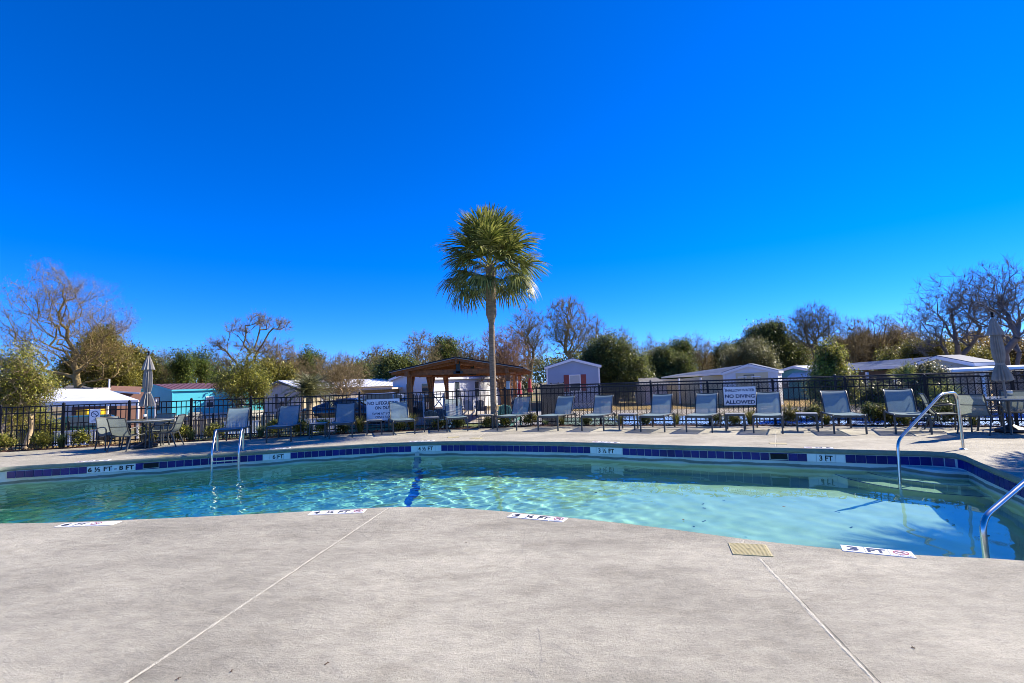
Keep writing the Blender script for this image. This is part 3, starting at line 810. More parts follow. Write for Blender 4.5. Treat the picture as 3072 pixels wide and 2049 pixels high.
# chain-link fence behind the right half
M_wire = MAT("black_chain_link", (0.015, 0.015, 0.017), 0.45)
def chain_link(name, label, pts, H, post_gap=3.0):
    t = thing(name, label, 'fence')
    wires = MB(); pitch = .085; zb = -.6
    for i in range(len(pts) - 1):
        a, b_ = np.array(pts[i]), np.array(pts[i + 1]); L = np.linalg.norm(b_ - a); d = (b_ - a) / L; hh = H - .05
        def pt(s, z): q = a + d * s; return (q[0], q[1], zb + .05 + z)
        k = int((L + hh) / pitch)
        for j in range(k):
            s0 = j * pitch - hh
            lo = max(0, -s0); hi = min(hh, L - s0)
            if hi > lo:
                for sg in (0, 1):
                    if sg == 0: p, q = pt(s0 + lo, lo), pt(s0 + hi, hi)
                    else: p, q = pt(s0 + lo, hh - lo), pt(s0 + hi, hh - hi)
                    wires.bar(p, q, .0075, .0075)
        # knuckled top edge
        for j in range(int(L / pitch)):
            q = a + d * (j + .5) * pitch; wires.bar((q[0], q[1], zb + H - .02), (q[0] + .01, q[1], zb + H + .035), .006, .006)
        n_ = max(1, int(L / post_gap))
        for j in range(n_ + (1 if i == len(pts) - 2 else 0)):
            q = a + d * L * j / n_; MB().tube([(q[0], q[1], zb - .1), (q[0], q[1], zb + H + .04)], .032, 10).lathe([(.036, 0), (.03, .03), (.006, .05)], 10, (q[0], q[1], zb + H + .03)).build('post', M_wire, t, True)
        MB().tube([(a[0], a[1], zb + H), (b_[0], b_[1], zb + H)], .021, 8).build('top_rail', M_wire, t, True)
        MB().tube([(a[0], a[1], zb + .08), (b_[0], b_[1], zb + .08)], .006, 6).build('tension_wire', M_wire, t)
    tag(wires.build('wire_mesh', M_wire, t), kind='stuff')
    return t
chain_link('chain_link_fence', "tall black chain link fence around the blue court, just behind the pool fence", [(2.7, 27.0), (0.93, 16.9), (4.3, 15.75), (8.9, 13.9), (13.2, 11.7)], 1.83)
chain_link('chain_link_fence', "far black chain link fence on the other side of the blue court", [(2.9, 27.4), (12, 24.6), (24.5, 19.8)], 1.6, 3.2)
# low wooden pale fence behind the left yard
M_pale = MAT("weathered_pine_pale", (0.36, 0.30, 0.20), 0.85, var=0.25, scale=5, bump=.3, bscale=40, stretch=(6, 6, .6))
t = thing('wooden_fence', "low tan fence of upright wooden boards behind the left yard", 'fence')
wa, wb = XY(430, 25.5), XY(950, 22.6); L = (wb - wa).length; d = (wb - wa) / L; ang = math.atan2(d.y, d.x)
bmh = MB().box(-.055, -.011, 0, .055, .011, .92).mesh('board'); bmh.materials.append(M_pale)
rw = random.Random(4)
for i in range(int(L / .145)):
    p = wa + d * (i * .145); o = bpy.data.objects.new('board', bmh); COL.objects.link(o); o.parent = t
    o.location = (p.x, p.y, gz(p.x, p.y) + rw.uniform(0, .03)); o.rotation_euler = (0, rw.uniform(-.01, .01), ang)
for zz in (.25, .72):
    MB().bar((wa.x, wa.y + .035, gz(wa.x, wa.y) + zz), (wb.x, wb.y + .035, gz(wb.x, wb.y) + zz), .04, .08).build('rail', M_pale, t)

# ================================================================ SIGNS
M_sign = MAT("white_sign_panel", (0.84, 0.85, 0.87), 0.4, var=0.03)
M_navy = MAT("sign_navy", (0.012, 0.03, 0.09), 0.5)
def sign(name, label, tl, tr, bl, Y_s, lines, off=.045):
    """a board screwed to the pool side of the fence; lines: (text, u centre, v centre, w, h) in fractions"""
    s0, s1 = f_of(tl[0]), f_of(tr[0]); sm = (s0 + s1) / 2
    p0, p1 = fpath(s0), fpath(s1); a = math.atan2(p1[1] - p0[1], p1[0] - p0[0]); x, y = (p0[0] + p1[0]) / 2, (p0[1] + p1[1]) / 2
    x += off * math.sin(a); y -= off * math.cos(a)
    W = math.hypot(p1[0] - p0[0], p1[1] - p0[1])
    def zz(px, py):
        d = ray(px, py); t_ = y / d[1]; return CAM_H + d[2] * t_
    zt = (zz(*tl) + zz(*tr)) / 2; zb_ = zz(bl[0], bl[1]) - (zz(*tr) - zz(*tl)) * -.0
    H = zt - zb_ + (zz(*tl) - zt) * 0
    t = thing(name, label, 'sign', (x, y, (zt + zb_) / 2), a)
    MB().box(-W / 2, -.006, -H / 2, W / 2, 0, H / 2, .002).build('panel', M_sign, t)
    for sx in (-1, 1):
        for sz in (-1, 1):
            MB().box(sx * W * .46 - .006, -.009, sz * H * .43 - .006, sx * W * .46 + .006, .012, sz * H * .43 + .006).build('screw', M_iron, t)
    for txt, u, v, w, h in lines:
        M4 = Matrix.Translation((u * W, -.0075, v * H)) @ Matrix.Rotation(R(90), 4, 'X')
        fit_text(txt, w * W, h * H, M_navy, 'lettering', t, M4, bold=0.03 if h > .14 else .012)
    return t, W, H
sign('warning_sign', "white sign reading NO LIFEGUARD ON DUTY on the fence left of the gazebo", (1101, 1199), (1201, 1195), (1103, 1263), 15.4,
     [("NO LIFEGUARD", -.01, .315, .92, .155), ("ON DUTY", .04, .095, .58, .155), ("SWIM AT YOUR", .0, -.175, .66, .11), ("OWN RISK", .0, -.335, .47, .105)])
sign('warning_sign', "white sign reading SHALLOW WATER NO DIVING ALLOWED on the right part of the fence", (2177, 1161), (2274, 1159), (2181, 1217), 14.0,
     [("SHALLOW WATER", .0, .315, .92, .15), ("NO DIVING", .0, -.005, .92, .20), ("ALLOWED", .0, -.325, .92, .20)])
t, W, H = sign('no_smoking_sign', "small white no smoking sign on the fence behind the left dining chairs", (268, 1228), (300, 1227), (267, 1269), 13.9,
     [("NO", .0, -.24, .18, .07), ("SMOKING", .0, -.36, .6, .07)])
V, F = ring_mesh(.29 * W, .36 * W, 28)
V = [(p[0], -.0075, p[1] + .14 * H) for p in V]
q = MB().add(V, F); q.bar((-.23 * W, -.0085, .14 * H + .23 * W), (.23 * W, -.0085, .14 * H - .23 * W), .004, .014)
q.box(-.2 * W, -.0082, .125 * H, .12 * W, -.007, .155 * H); q.box(.14 * W, -.0082, .125 * H, .2 * W, -.007, .155 * H)
q.build('no_smoking_symbol', M_navy, t)

# ================================================================ POOL RAILS
M_steel = MAT("stainless_steel", (0.60, 0.585, 0.54), 0.24, metal=1.0, var=0.04, scale=20)
def rail(label, pts, base, r=.0215):
    t = thing('handrail', label, 'handrail', base)
    b_ = Vector(base)
    MB().tube([Vector(p) - b_ for p in arc(pts, .12, 7)], r, 14).build('tube', M_steel, t, True)
    MB().lathe([(.06, 0), (.06, .006), (.032, .02), (.028, .022)], 20).build('base_flange', M_steel, t, True)
    return t
rail("polished handrail over the pool steps, its post in front of the right dining chairs", [(7.52, 8.54, 0), (7.50, 8.53, .88), (7.42, 8.49, .955), (7.0, 8.25, .955), (5.90, 7.84, .27), (5.84, 7.8, -.74)], (7.52, 8.54, 0))
rail("near handrail rising out of the water to the right edge of the picture", [(5.38, 4.66, 0), (5.36, 4.66, .68), (5.28, 4.63, .74), (4.98, 4.52, .70), (3.58, 3.97, .20), (3.575, 3.955, -1.2)], (5.38, 4.66, 0))
lad = thing('pool_ladder', "steel pool ladder with two looped rails on the far edge at the deep end", 'ladder', (-6.59, 11.70, 0), 0)
lu = Vector((.954, .30, 0)); lv = Vector((-.30, .954, 0))
for s in (-.265, .265):
    o_ = lu * s
    pts = [o_ + lv * 0.02, o_ + lv * .0 + Vector((0, 0, .42)), o_ - lv * .12 + Vector((0, 0, .53)), o_ - lv * .22 + Vector((0, 0, .44)), o_ - lv * .44 + Vector((0, 0, .06)), o_ - lv * .44 + Vector((0, 0, -1.6))]
    MB().tube(arc(pts, .10, 6), .024, 12).build('side_rail', M_steel, lad, True)
    MB().lathe([(.055, 0), (.055, .006), (.03, .02)], 16, tuple(o_ + lv * .02)).build('base_flange', M_steel, lad, True)
for zz in (-.15, -.42, -.70, -.98):
    c = -lv * .44
    q = MB(); a_ = c - lu * .25; b_ = c + lu * .25
    q.bar((a_.x, a_.y, zz), (b_.x, b_.y, zz), .075, .022); q.build('tread', M_steel, lad)

# ================================================================ FURNITURE
M_frame = MAT("charcoal_powder_coat", (0.045, 0.05, 0.045), 0.45, var=0.1)
def sling(name, col, see):
    m, nt, b = new_mat(name)
    geo = nt.nodes.new('ShaderNodeTexCoord'); mp = nt.nodes.new('ShaderNodeMapping'); mp.inputs['Scale'].default_value = (40, 40, 40)
    nt.links.new(geo.outputs['Object'], mp.inputs[0])
    n = nt.nodes.new('ShaderNodeTexNoise'); n.inputs['Scale'].default_value = 3; n.inputs['Detail'].default_value = 5; nt.links.new(mp.outputs[0], n.inputs['Vector'])
    r = nt.nodes.new('ShaderNodeValToRGB'); r.color_ramp.elements[0].position = .35; r.color_ramp.elements[1].position = .65
    r.color_ramp.elements[0].color = (*[c * .7 for c in col], 1); r.color_ramp.elements[1].color = (*[c * 1.2 for c in col], 1)
    nt.links.new(n.outputs['Fac'], r.inputs[0]); nt.links.new(r.outputs[0], b.inputs['Base Color'])
    b.inputs['Roughness'].default_value = .6
    tr = nt.nodes.new('ShaderNodeBsdfTransparent'); tl = nt.nodes.new('ShaderNodeBsdfTranslucent'); nt.links.new(r.outputs[0], tl.inputs[0])
    m1 = nt.nodes.new('ShaderNodeMixShader'); m1.inputs[0].default_value = .40; m2 = nt.nodes.new('ShaderNodeMixShader'); m2.inputs[0].default_value = see
    nt.links.new(b.outputs[0], m1.inputs[1]); nt.links.new(tl.outputs[0], m1.inputs[2]); nt.links.new(m1.outputs[0], m2.inputs[1]); nt.links.new(tr.outputs[0], m2.inputs[2])
    nt.links.new(m2.outputs[0], nt.nodes["Material Output"].inputs[0]); return m
M_sling = sling("sling_mesh_blue_grey", (0.31, 0.45, 0.49), .20)
M_sling2 = sling("sling_mesh_grey_green", (0.24, 0.28, 0.24), .12)
def curve_sheet(path, w, th=.006):
    """sling fabric stretched over a profile [(y, z)] of width w"""
    mb = MB(); n_ = len(path); V = []
    for s in (-w / 2, -w / 4, 0, w / 4, w / 2):
        sag = .012 * (1 - (2 * s / w) ** 2)
        for y, z in path: V.append((s, y + sag * .3, z - sag))
    F = [(j * n_ + i, j * n_ + i + 1, (j + 1) * n_ + i + 1, (j + 1) * n_ + i) for j in range(4) for i in range(n_ - 1)]
    return mb.add(V, F)
def make_lounger():
    t = thing('sun_lounger', '-', 'sun lounger')
    w = .30
    for s in (-1, 1):
        x = s * w
        MB().tube(arc([(x, -.02, .36), (x, 0, .405), (x, .55, .40), (x, 1.02, .39), (x, 1.22, .41), (x, 1.38, .37), (x, 1.48, .30)], .08, 4), .018, 8).build('side_rail', M_frame, t, True)
        for y, lean in ((0.0, -.01), (1.33, .03)):
            MB().bar((x, y, .385), (x, y + lean, 0), .034, .034).build('leg', M_frame, t)
    for y, z in ((.0, .39), (.62, .385), (1.34, .37)):
        MB().bar((-w, y, z - .012), (w, y, z - .012), .03, .045 if y == 0 else .028).build('cross_bar', M_frame, t)
    seat = curve_sheet([(0.0, .418), (.04, .425), (.3, .418), (.6, .408), (.9, .402), (1.08, .400)], .56).build('seat_sling', M_sling, t, True)
    bp = [(1.07, .40), (1.12, .47), (1.20, .60), (1.28, .74), (1.36, .85), (1.42, .895), (1.47, .905)]
    curve_sheet(bp, .52).build('back_sling', M_sling, t, True)
    for s in (-1, 1):
        MB().tube([(s * .268, y, z - .004) for y, z in bp], .015, 8).build('back_frame', M_frame, t, True)
    MB().tube([(-.268, 1.47, .90), (.268, 1.47, .90)], .015, 8).build('back_frame', M_frame, t, True)
    MB().bar((-.22, 1.25, .64), (-.22, 1.40, .37), .014, .014).bar((.22, 1.25, .64), (.22, 1.40, .37), .014, .014).build('recline_strut', M_frame, t)
    return t
GL = 'sun loungers in a row along the far edge of the pool'
Zc = lambda x0, y0, s: (lambda a, b_: (x0 + a * s, y0 + b_ * s))
z2, z3, z4, z5, z6 = Zc(600, 1020, .2637), Zc(1100, 1020, .2637), Zc(1600, 1020, .2637), Zc(2100, 1020, .2637), Zc(2552, 900, .3189)
lounges = [((646, 1339), (717, 1336), 108, "blue lounger behind the steel pool ladder, farthest left in the row of loungers"),
           (z2(760, 1170), z2(1035, 1158), 103, "lounger second from the left, in the palm's shade with a side table on its right"),
           (z2(1470, 1125), z2(1733, 1110), 103, "lounger just left of the NO LIFEGUARD sign, facing the pool head-on"),
           (z3(303, 1085), z3(548, 1070), 109, "pale green-grey lounger covering the right part of the NO LIFEGUARD sign"),
           (z3(915, 1050), z3(1150, 1038), 101, "lounger with creased backrest below the gazebo, between two side tables"),
           (z3(1485, 1030), z3(1712, 1030), 69, "lounger just right of the tall palm trunk"),
           (z4(55, 1030), z4(288, 1035), 62, "lounger at the left end of the chain link fence, below the blue-grey house"),
           (z4(553, 1035), z4(805, 1035), 66, "lounger between the blue-grey house and a side table, left of that table"),
           (z4(1222, 1045), z4(1500, 1048), 62, "first of two neighbouring loungers left of the SHALLOW WATER sign, side table on its left"),
           (z4(1738, 1050), z4(2047, 1055), 60, "lounger just left of the side table that stands below the SHALLOW WATER sign"),
           (z5(608, 1060), z5(948, 1065), 61, "lounger overlapping the right edge of the SHALLOW WATER sign"),
           (z5(1520, 1070), z5(1905, 1070), 68, "second lounger from the right, in front of the leafy yellow-green tree"),
           (z6(422, 1260), z6(768, 1265), 61, "rightmost lounger, partly crossed by the sloping steel handrail")]
proto = make_lounger(); rl = random.Random(2)
for i, (a, b_, deg, lab) in enumerate(lounges):
    o = proto if i == 0 else copy_tree(proto)
    ga, gb = G(*a), G(*b_); m_ = (ga + gb) / 2
    o.location = (m_.x, m_.y, 0); o.rotation_euler = (0, 0, R(deg - 90)); o['label'] = lab; o['group'] = GL
o = copy_tree(proto); o.location = (-12.75, 12.05, 0); o.rotation_euler = (0, 0, R(75)); o['group'] = GL
o['label'] = "lounger cut by the left edge of the picture, only its foot end showing"

def make_table():
    t = thing('side_table', '-', 'side table'); h = .42; a = .22
    MB().box(-a, -a, h - .012, a, a, h, .004).build('table_top', M_ttop, t)
    q = MB()
    for p0, p1 in (((-a + .02, -a + .02), (a - .02, -a + .02)), ((a - .02, -a + .02), (a - .02, a - .02)), ((a - .02, a - .02), (-a + .02, a - .02)), ((-a + .02, a - .02), (-a + .02, -a + .02))):
        q.bar((*p0, h - .035), (*p1, h - .035), .02, .035)
    q.build('apron', M_frame, t)
    for sx in (-1, 1):
        for sy in (-1, 1): MB().bar((sx * (a - .02), sy * (a - .02), h - .012), (sx * (a - .012), sy * (a - .012), 0), .034, .034).build('leg', M_frame, t)
    return t
M_ttop = MAT("slate_table_top", (0.26, 0.27, 0.25), 0.4, var=0.1)
GT = 'side tables between the loungers'
tabs = [((-5.53, 14.22), 13, "side table in the shade between the second and third lounger from the left"),
        ((-4.10, 14.75), 15, "side table at the foot of the NO LIFEGUARD sign"),
        ((-2.50, 15.13), 10, "side table left of the lounger below the gazebo"),
        ((-0.86, 15.48), -5, "side table standing just left of the palm trunk"),
        ((3.09, 13.74), -25, "side table in front of the yellow grass, left of the two neighbouring loungers"),
        ((5.50, 12.60), -28, "side table below the SHALLOW WATER sign"),
        ((6.93, 12.0), -28, "side table farthest right, between the sign's lounger and the next one")]
tp = make_table()
for i, (c, deg, lab) in enumerate(tabs):
    o = tp if i == 0 else copy_tree(tp); o.location = (c[0], c[1], 0); o.rotation_euler = (0, 0, R(deg)); o['label'] = lab; o['group'] = GT

def make_chair():
    t = thing('dining_chair', '-', 'chair'); w = .27
    for s in (-1, 1):
        x = s * w
        MB().tube(arc([(x, -.24, 0), (x, -.26, .62), (x, -.05, .645), (x, .22, .60)], .09, 5), .016, 8).build('arm_frame', M_frame, t, True)
        MB().tube(arc([(x * .93, -.22, .42), (x * .93, .14, .40), (x * .93, .24, .55), (x * .93, .30, .80), (x * .93, .34, .90)], .08, 4), .015, 8).build('side_frame', M_frame, t, True)
        MB().tube([(x * .95, .16, .42), (x, .30, 0)], .016, 8).build('leg', M_frame, t, True)
    for y, z in ((-.23, .40), (.17, .39)): MB().bar((-w, y, z), (w, y, z), .022, .022).build('cross_bar', M_frame, t)
    MB().tube([(-w * .93, .34, .895), (w * .93, .34, .895)], .014, 8).build('top_bar', M_frame, t, True)
    MB().tube([(-w * .93, .275, .66), (w * .93, .275, .66)], .010, 8).build('back_bar', M_frame, t, True)
    curve_sheet([(-.22, .43), (-.1, .42), (.05, .41), (.14, .415), (.19, .45), (.235, .56), (.265, .68), (.30, .80), (.335, .89)], .48).build('sling', M_sling2, t, True)
    return t
chair = make_chair()
def put_chair(c, deg, lab, group, first=[True]):
    o = chair if first[0] else copy_tree(chair); first[0] = False
    o.location = (c[0], c[1], 0); o.rotation_euler = (0, 0, R(deg)); o.scale = (1, 1, .91); o['label'] = lab; o['group'] = group
M_glass = MAT("table_glass", (0.30, 0.33, 0.32), 0.08, var=0.05, coat=.4)
def dining_table(c, label):
    t = thing('dining_table', label, 'table', (c[0], c[1], 0))
    MB().lathe([(.60, .69), (.61, .695), (.61, .71), (.60, .715)], 36).build('table_top', M_glass, t)
    MB().lathe([(.60, .665), (.615, .665), (.615, .69), (.60, .69)], 36).build('rim', M_frame, t)
    for k in range(4):
        a = math.pi / 4 + k * math.pi / 2; MB().tube(arc([(.52 * math.cos(a), .52 * math.sin(a), .68), (.46 * math.cos(a), .46 * math.sin(a), .35), (.52 * math.cos(a), .52 * math.sin(a), 0)], .2), .02, 8).build('leg', M_frame, t, True)
    return t
def umbrella(c, label, lean=(0, 0), s=1.0, lift=0, dark=False):
    t = thing('patio_umbrella', label, 'umbrella', (c[0], c[1], 0))
    lx, ly = lean
    def at_(z, x=0, y=0): return (x + lx * z, y + ly * z, z)
    MB().lathe([(.25, 0), (.27, .03), (.26, .07), (.12, .12), (.05, .16), (.045, .32), (.03, .33)], 20).build('base', M_base, t, True)
    MB().tube([at_(.1), at_(2.42)], .021, 10).build('pole', M_pole, t, True)
    MB().lathe([(.012, 2.40), (.03, 2.43), (.018, 2.46), (.03, 2.49), (.018, 2.53), (.003, 2.54)], 10, (lx * 2.42, ly * 2.42, 0)).build('finial', M_iron, t, True)
    def folds(prof, n, seed, depth):
        r_ = random.Random(seed); V = []; F = []; m_ = n * 2
        ph = [r_.uniform(-.1, .1) for _ in range(m_)]
        for r0, z in prof:
            for k in range(m_):
                a = 2 * math.pi * (k + ph[k]) / m_; rr_ = r0 * .78 * (1 + (depth if k % 2 == 0 else -depth) * (1 + 2 * ph[k]))
                x, y, zz = at_(z + (-.02 if k % 2 else .02) * (1 if r0 > .1 and z < 1.3 else 0), rr_ * math.cos(a), rr_ * math.sin(a)); V.append((x, y, zz))
        for i in range(len(prof) - 1):
            for k in range(m_): F.append((i * m_ + k, i * m_ + (k + 1) % m_, (i + 1) * m_ + (k + 1) % m_, (i + 1) * m_ + k))
        return MB().add(V, F)
    folds([(.03, 2.39), (.085, 2.27), (.14, 2.12), (.172, 2.03)], 12, 1, .16).build('top_cap', M_canvas, t)
    folds([(.02, 2.30), (.07, 2.14), (.10, 1.95), (.118, 1.75), (.112, 1.58), (.078, 1.43), (.09, 1.39), (.13, 1.28), (.17, 1.16), (.19, 1.07)], 14, 2, .22).build('folded_canopy', M_canvas, t)
    folds([(.084, 1.445), (.09, 1.43), (.09, 1.405), (.084, 1.39)], 14, 3, .02).build('tie_strap', M_canvas, t)
    MB().box(-.02, -.1, .80, .02, .02, .86, .005).build('crank', M_pvc, t)
    return t
M_canvas = MAT("grey_canvas", (0.30, 0.285, 0.255), 0.85, var=0.15, scale=8)
M_pole = MAT("bronze_pole", (0.16, 0.15, 0.14), 0.4, metal=.3)
M_base = MAT("cast_base", (0.015, 0.015, 0.016), 0.5)
cl = (-9.68, 13.25)
dining_table(cl, "round patio table under the closed umbrella at the left")
umbrella(cl, "closed grey patio umbrella at the left, through the round table before the white roof", (.006, 0.0))
put_chair((-10.42, 13.1), 62, "leftmost dining chair, seen from the side with a curved shadow on its back", 'dining chairs round the left patio table')
put_chair((-9.70, 12.65), 172, "dining chair at the left table with its back squarely to the pool", 'dining chairs round the left patio table')
put_chair((-9.85, 13.95), 5, "dining chair on the far side of the left table, facing the pool", 'dining chairs round the left patio table')
put_chair((-9.12, 13.25), -75, "dining chair right of the left table, facing left", 'dining chairs round the left patio table')
cr = (10.30, 10.52)
dining_table(cr, "round patio table at the right edge of the picture under the leaning closed umbrella")
umbrella(cr, "leaning closed grey patio umbrella at the right edge, in front of bare trees", (-.045, 0.01))
put_chair((9.58, 10.42), 113, "dining chair at the right table with its back to the camera, beside the handrail post", 'dining chairs round the right patio table')
put_chair((9.42, 11.12), 60, "dining chair at the right table half hidden behind the handrail's top bend", 'dining chairs round the right patio table')
put_chair((10.95, 11.0), -45, "dining chair at the far side of the right table, cut by the picture's edge", 'dining chairs round the right patio table')
put_chair((10.55, 9.75), 195, "dining chair just outside the right edge beside the right table", 'dining chairs round the right patio table')
# ================================================================ PLANTS
def rot_frames(d):
    d = d / np.linalg.norm(d, axis=1)[:, None]
    up = np.where(np.abs(d[:, 2:3]) < .95, np.array([[0, 0, 1.0]]), np.array([[1.0, 0, 0]]))
    a = np.cross(d, up); a /= np.linalg.norm(a, axis=1)[:, None]; b = np.cross(a, d); return d, a, b
def seg_mesh(P0, P1, R0, R1, n):
    P0, P1 = np.asarray(P0, float), np.asarray(P1, float); d, a, b = rot_frames(P1 - P0 + 1e-9)
    V = []
    for Pq, Rq in ((P0, R0), (P1, R1)):
        for k in range(n):
            t = 2 * math.pi * k / n; V.append(Pq + (a * math.cos(t) + b * math.sin(t)) * np.asarray(Rq)[:, None])
    V = np.stack(V, 1).reshape(-1, 3); m = len(P0); base = (np.arange(m) * 2 * n)[:, None]
    F = np.concatenate([base + np.array([[k, (k + 1) % n, n + (k + 1) % n, n + k]]) for k in range(n)], 0)
    return V, F
def join_np(parts):
    V, F, off = [], [], 0
    for v, f in parts:
        V.append(v); F.append(f + off); off += len(v)
    return np.concatenate(V), np.concatenate(F)
def skeleton(rng, base, fork_h, crowns, ntips, lean=(0, 0), bias=.45, step=.6, wig=.16, droop=0.0, up=0.8, multi=1, spread=.4):
    """trunk + limbs reaching tips spread through ellipsoids (cx,cy,cz,rx,ry,rz) relative to the base"""
    pos = []; par = []
    if multi > 1: pos.append((0, 0, -.05)); par.append(-1)
    for s in range(multi):
        k = max(2, int(fork_h / step)); a = 2 * math.pi * s / multi + rng.uniform(0, 1); ox, oy = (0, 0) if multi == 1 else (.12 * math.cos(a), .12 * math.sin(a))
        x, y = ox, oy; prev = 0 if multi > 1 else -1
        for i in range(k + 1):
            t = i / k; pos.append((x, y, t * fork_h)); par.append(prev); prev = len(pos) - 1
            x += lean[0] * fork_h / k + rng.normal(0, .05 * step) + (spread * math.cos(a) * fork_h / k if multi > 1 else 0)
            y += lean[1] * fork_h / k + rng.normal(0, .05 * step) + (spread * math.sin(a) * fork_h / k if multi > 1 else 0)
    top = np.array(pos[-1])
    tips = []
    vol = np.array([c[3] * c[4] * c[5] for c in crowns]) ** .7; vol /= vol.sum()
    for i in range(ntips):
        c = crowns[rng.choice(len(crowns), p=vol)]; u = rng.normal(size=3); u /= np.linalg.norm(u); rr_ = rng.uniform(0, 1) ** bias
        tips.append((c[0] + u[0] * rr_ * c[3], c[1] + u[1] * rr_ * c[4], c[2] + u[2] * rr_ * c[5]))
    tips = np.array(tips); tips = tips[np.argsort(np.linalg.norm(tips - top, axis=1) + rng.uniform(0, .4, len(tips)))]
    cap = 60000; A = np.zeros((cap, 3)); n = len(pos); A[:n] = pos; dirs = np.zeros((cap, 3)); dirs[:n] = (0, 0, 1)
    tipids = []; first_ok = [i for i in range(n) if pos[i][2] > fork_h * .55]
    okmask = np.zeros(cap, bool); okmask[first_ok] = True
    rootd = np.zeros(cap); 
    for tp in tips:
        d = tp - A[:n]; L = np.linalg.norm(d, axis=1) + 1e-6
        al = np.einsum('ij,ij->i', d, dirs[:n]) / L
        cost = L * (1.35 - .55 * al) + np.maximum(0, A[:n, 2] - tp[2]) * up * .8 + .12 * rootd[:n]; cost[~okmask[:n]] = 1e9
        j = int(np.argmin(cost)); p0 = A[j].copy(); D = L[j]; k = max(1, int(D / step)); d0 = dirs[j] * D * .45
        prev = j; pd = p0
        for q in range(1, k + 1):
            t = q / k; c = p0 + (tp - p0) * t + d0 * t * (1 - t) * (1 - t) * 1.6
            c = c + rng.normal(0, wig * D / k, 3) * (0 if q == k else 1); c[2] -= droop * math.sin(t * 3.14)
            if n >= cap - 2: break
            A[n] = c; par.append(prev); dd_ = c - pd; dirs[n] = dd_ / (np.linalg.norm(dd_) + 1e-6); okmask[n] = True; rootd[n] = rootd[prev] + np.linalg.norm(dd_); prev = n; pd = c; n += 1
        tipids.append(prev)
    return A[:n].copy(), np.array(par), np.array(tipids), dirs[:n].copy()
def radii(par, r_tip, r_trunk, expo=2.05):
    n = len(par); w = np.zeros(n); child = np.zeros(n, int)
    for i in range(n):
        if par[i] >= 0: child[par[i]] += 1
    w[child == 0] = 1.0
    for i in range(n - 1, -1, -1):
        if par[i] >= 0: w[par[i]] += w[i]
    r = w ** (1 / expo); r = r / r.max(); return r_tip + (r_trunk - r_tip) * np.clip((r - r.min()) / (1 - r.min()), 0, 1)
def branch_mesh(A, par, r):
    i = np.nonzero(par >= 0)[0]; p = par[i]; R0 = np.minimum(r[p], r[i] * 1.25 + .002); R0 = np.where(r[p] > .7 * r.max(), np.minimum(r[p], r[i] * 1.6), R0); R1 = r[i]
    big = R0 > .06; parts = []
    if big.any(): parts.append(seg_mesh(A[p[big]], A[i[big]], R0[big], R1[big] * 1.02, 8))
    mid = (~big) & (R0 > .022)
    if mid.any(): parts.append(seg_mesh(A[p[mid]], A[i[mid]], R0[mid], R1[mid], 5))
    sm = (~big) & (~mid)
    if sm.any(): parts.append(seg_mesh(A[p[sm]], A[i[sm]], R0[sm], R1[sm], 3))
    return join_np(parts)
def twigs(rng, P_, D_, per, L, r, upb=.35):
    n = len(P_) * per; Pp = np.repeat(P_, per, 0); Dd = np.repeat(D_, per, 0) + rng.normal(0, .75, (n, 3)); Dd[:, 2] += upb
    Dd /= np.linalg.norm(Dd, axis=1)[:, None]; Ls = L * rng.uniform(.5, 1.2, n)[:, None]
    mid = Pp + Dd * Ls * .5; D2 = Dd + rng.normal(0, .4, (n, 3)); D2[:, 2] += upb * .5; D2 /= np.linalg.norm(D2, axis=1)[:, None]; end = mid + D2 * Ls * .5
    rr_ = np.full(n, r)
    return join_np([seg_mesh(Pp, mid, rr_, rr_ * .7, 3), seg_mesh(mid, end, rr_ * .7, rr_ * .35, 3)]), np.concatenate([mid, end])
def leaf_quads(rng, C, per, spread, size, flat=0.0, aspect=.5, droop=0.0):
    n = len(C) * per; c = np.repeat(C, per, 0) + rng.normal(0, spread, (n, 3)); c[:, 2] -= droop * np.abs(rng.normal(0, spread, n))
    d = rng.normal(size=(n, 3)); d[:, 2] *= (1 - flat); _, a, b = rot_frames(d + 1e-6); s = size * rng.uniform(.6, 1.25, n)[:, None]
    d = d / np.linalg.norm(d, axis=1)[:, None]
    V = np.stack([c - d * s * .5, c + a * s * aspect * .5 + b * s * .08, c + d * s * .5, c - a * s * aspect * .5 + b * s * .08], 1).reshape(-1, 3)
    F = np.arange(n * 4).reshape(n, 4); return V, F
M_bark = {'grey': MAT("grey_bark", (0.235, 0.19, 0.085), .9, var=.35, scale=4, bump=.8, bscale=25), 'brown': MAT("brown_bark", (0.225, 0.165, 0.065), .9, var=.35, scale=4, bump=.8, bscale=25),
          'dark': MAT("dark_bark", (0.18, 0.145, 0.075), .9, var=.35, scale=4), 'red': MAT("reddish_twigs", (0.29, 0.165, 0.075), .9, var=.3, scale=3),
          'tan': MAT("tan_bark", (0.46, 0.34, 0.19), .8, var=.3, scale=4), 'blue': MAT("neutral_grey_bark", (0.15, 0.145, 0.14), .9, var=.3, scale=4)}  # the last bark is a more neutral grey than the others
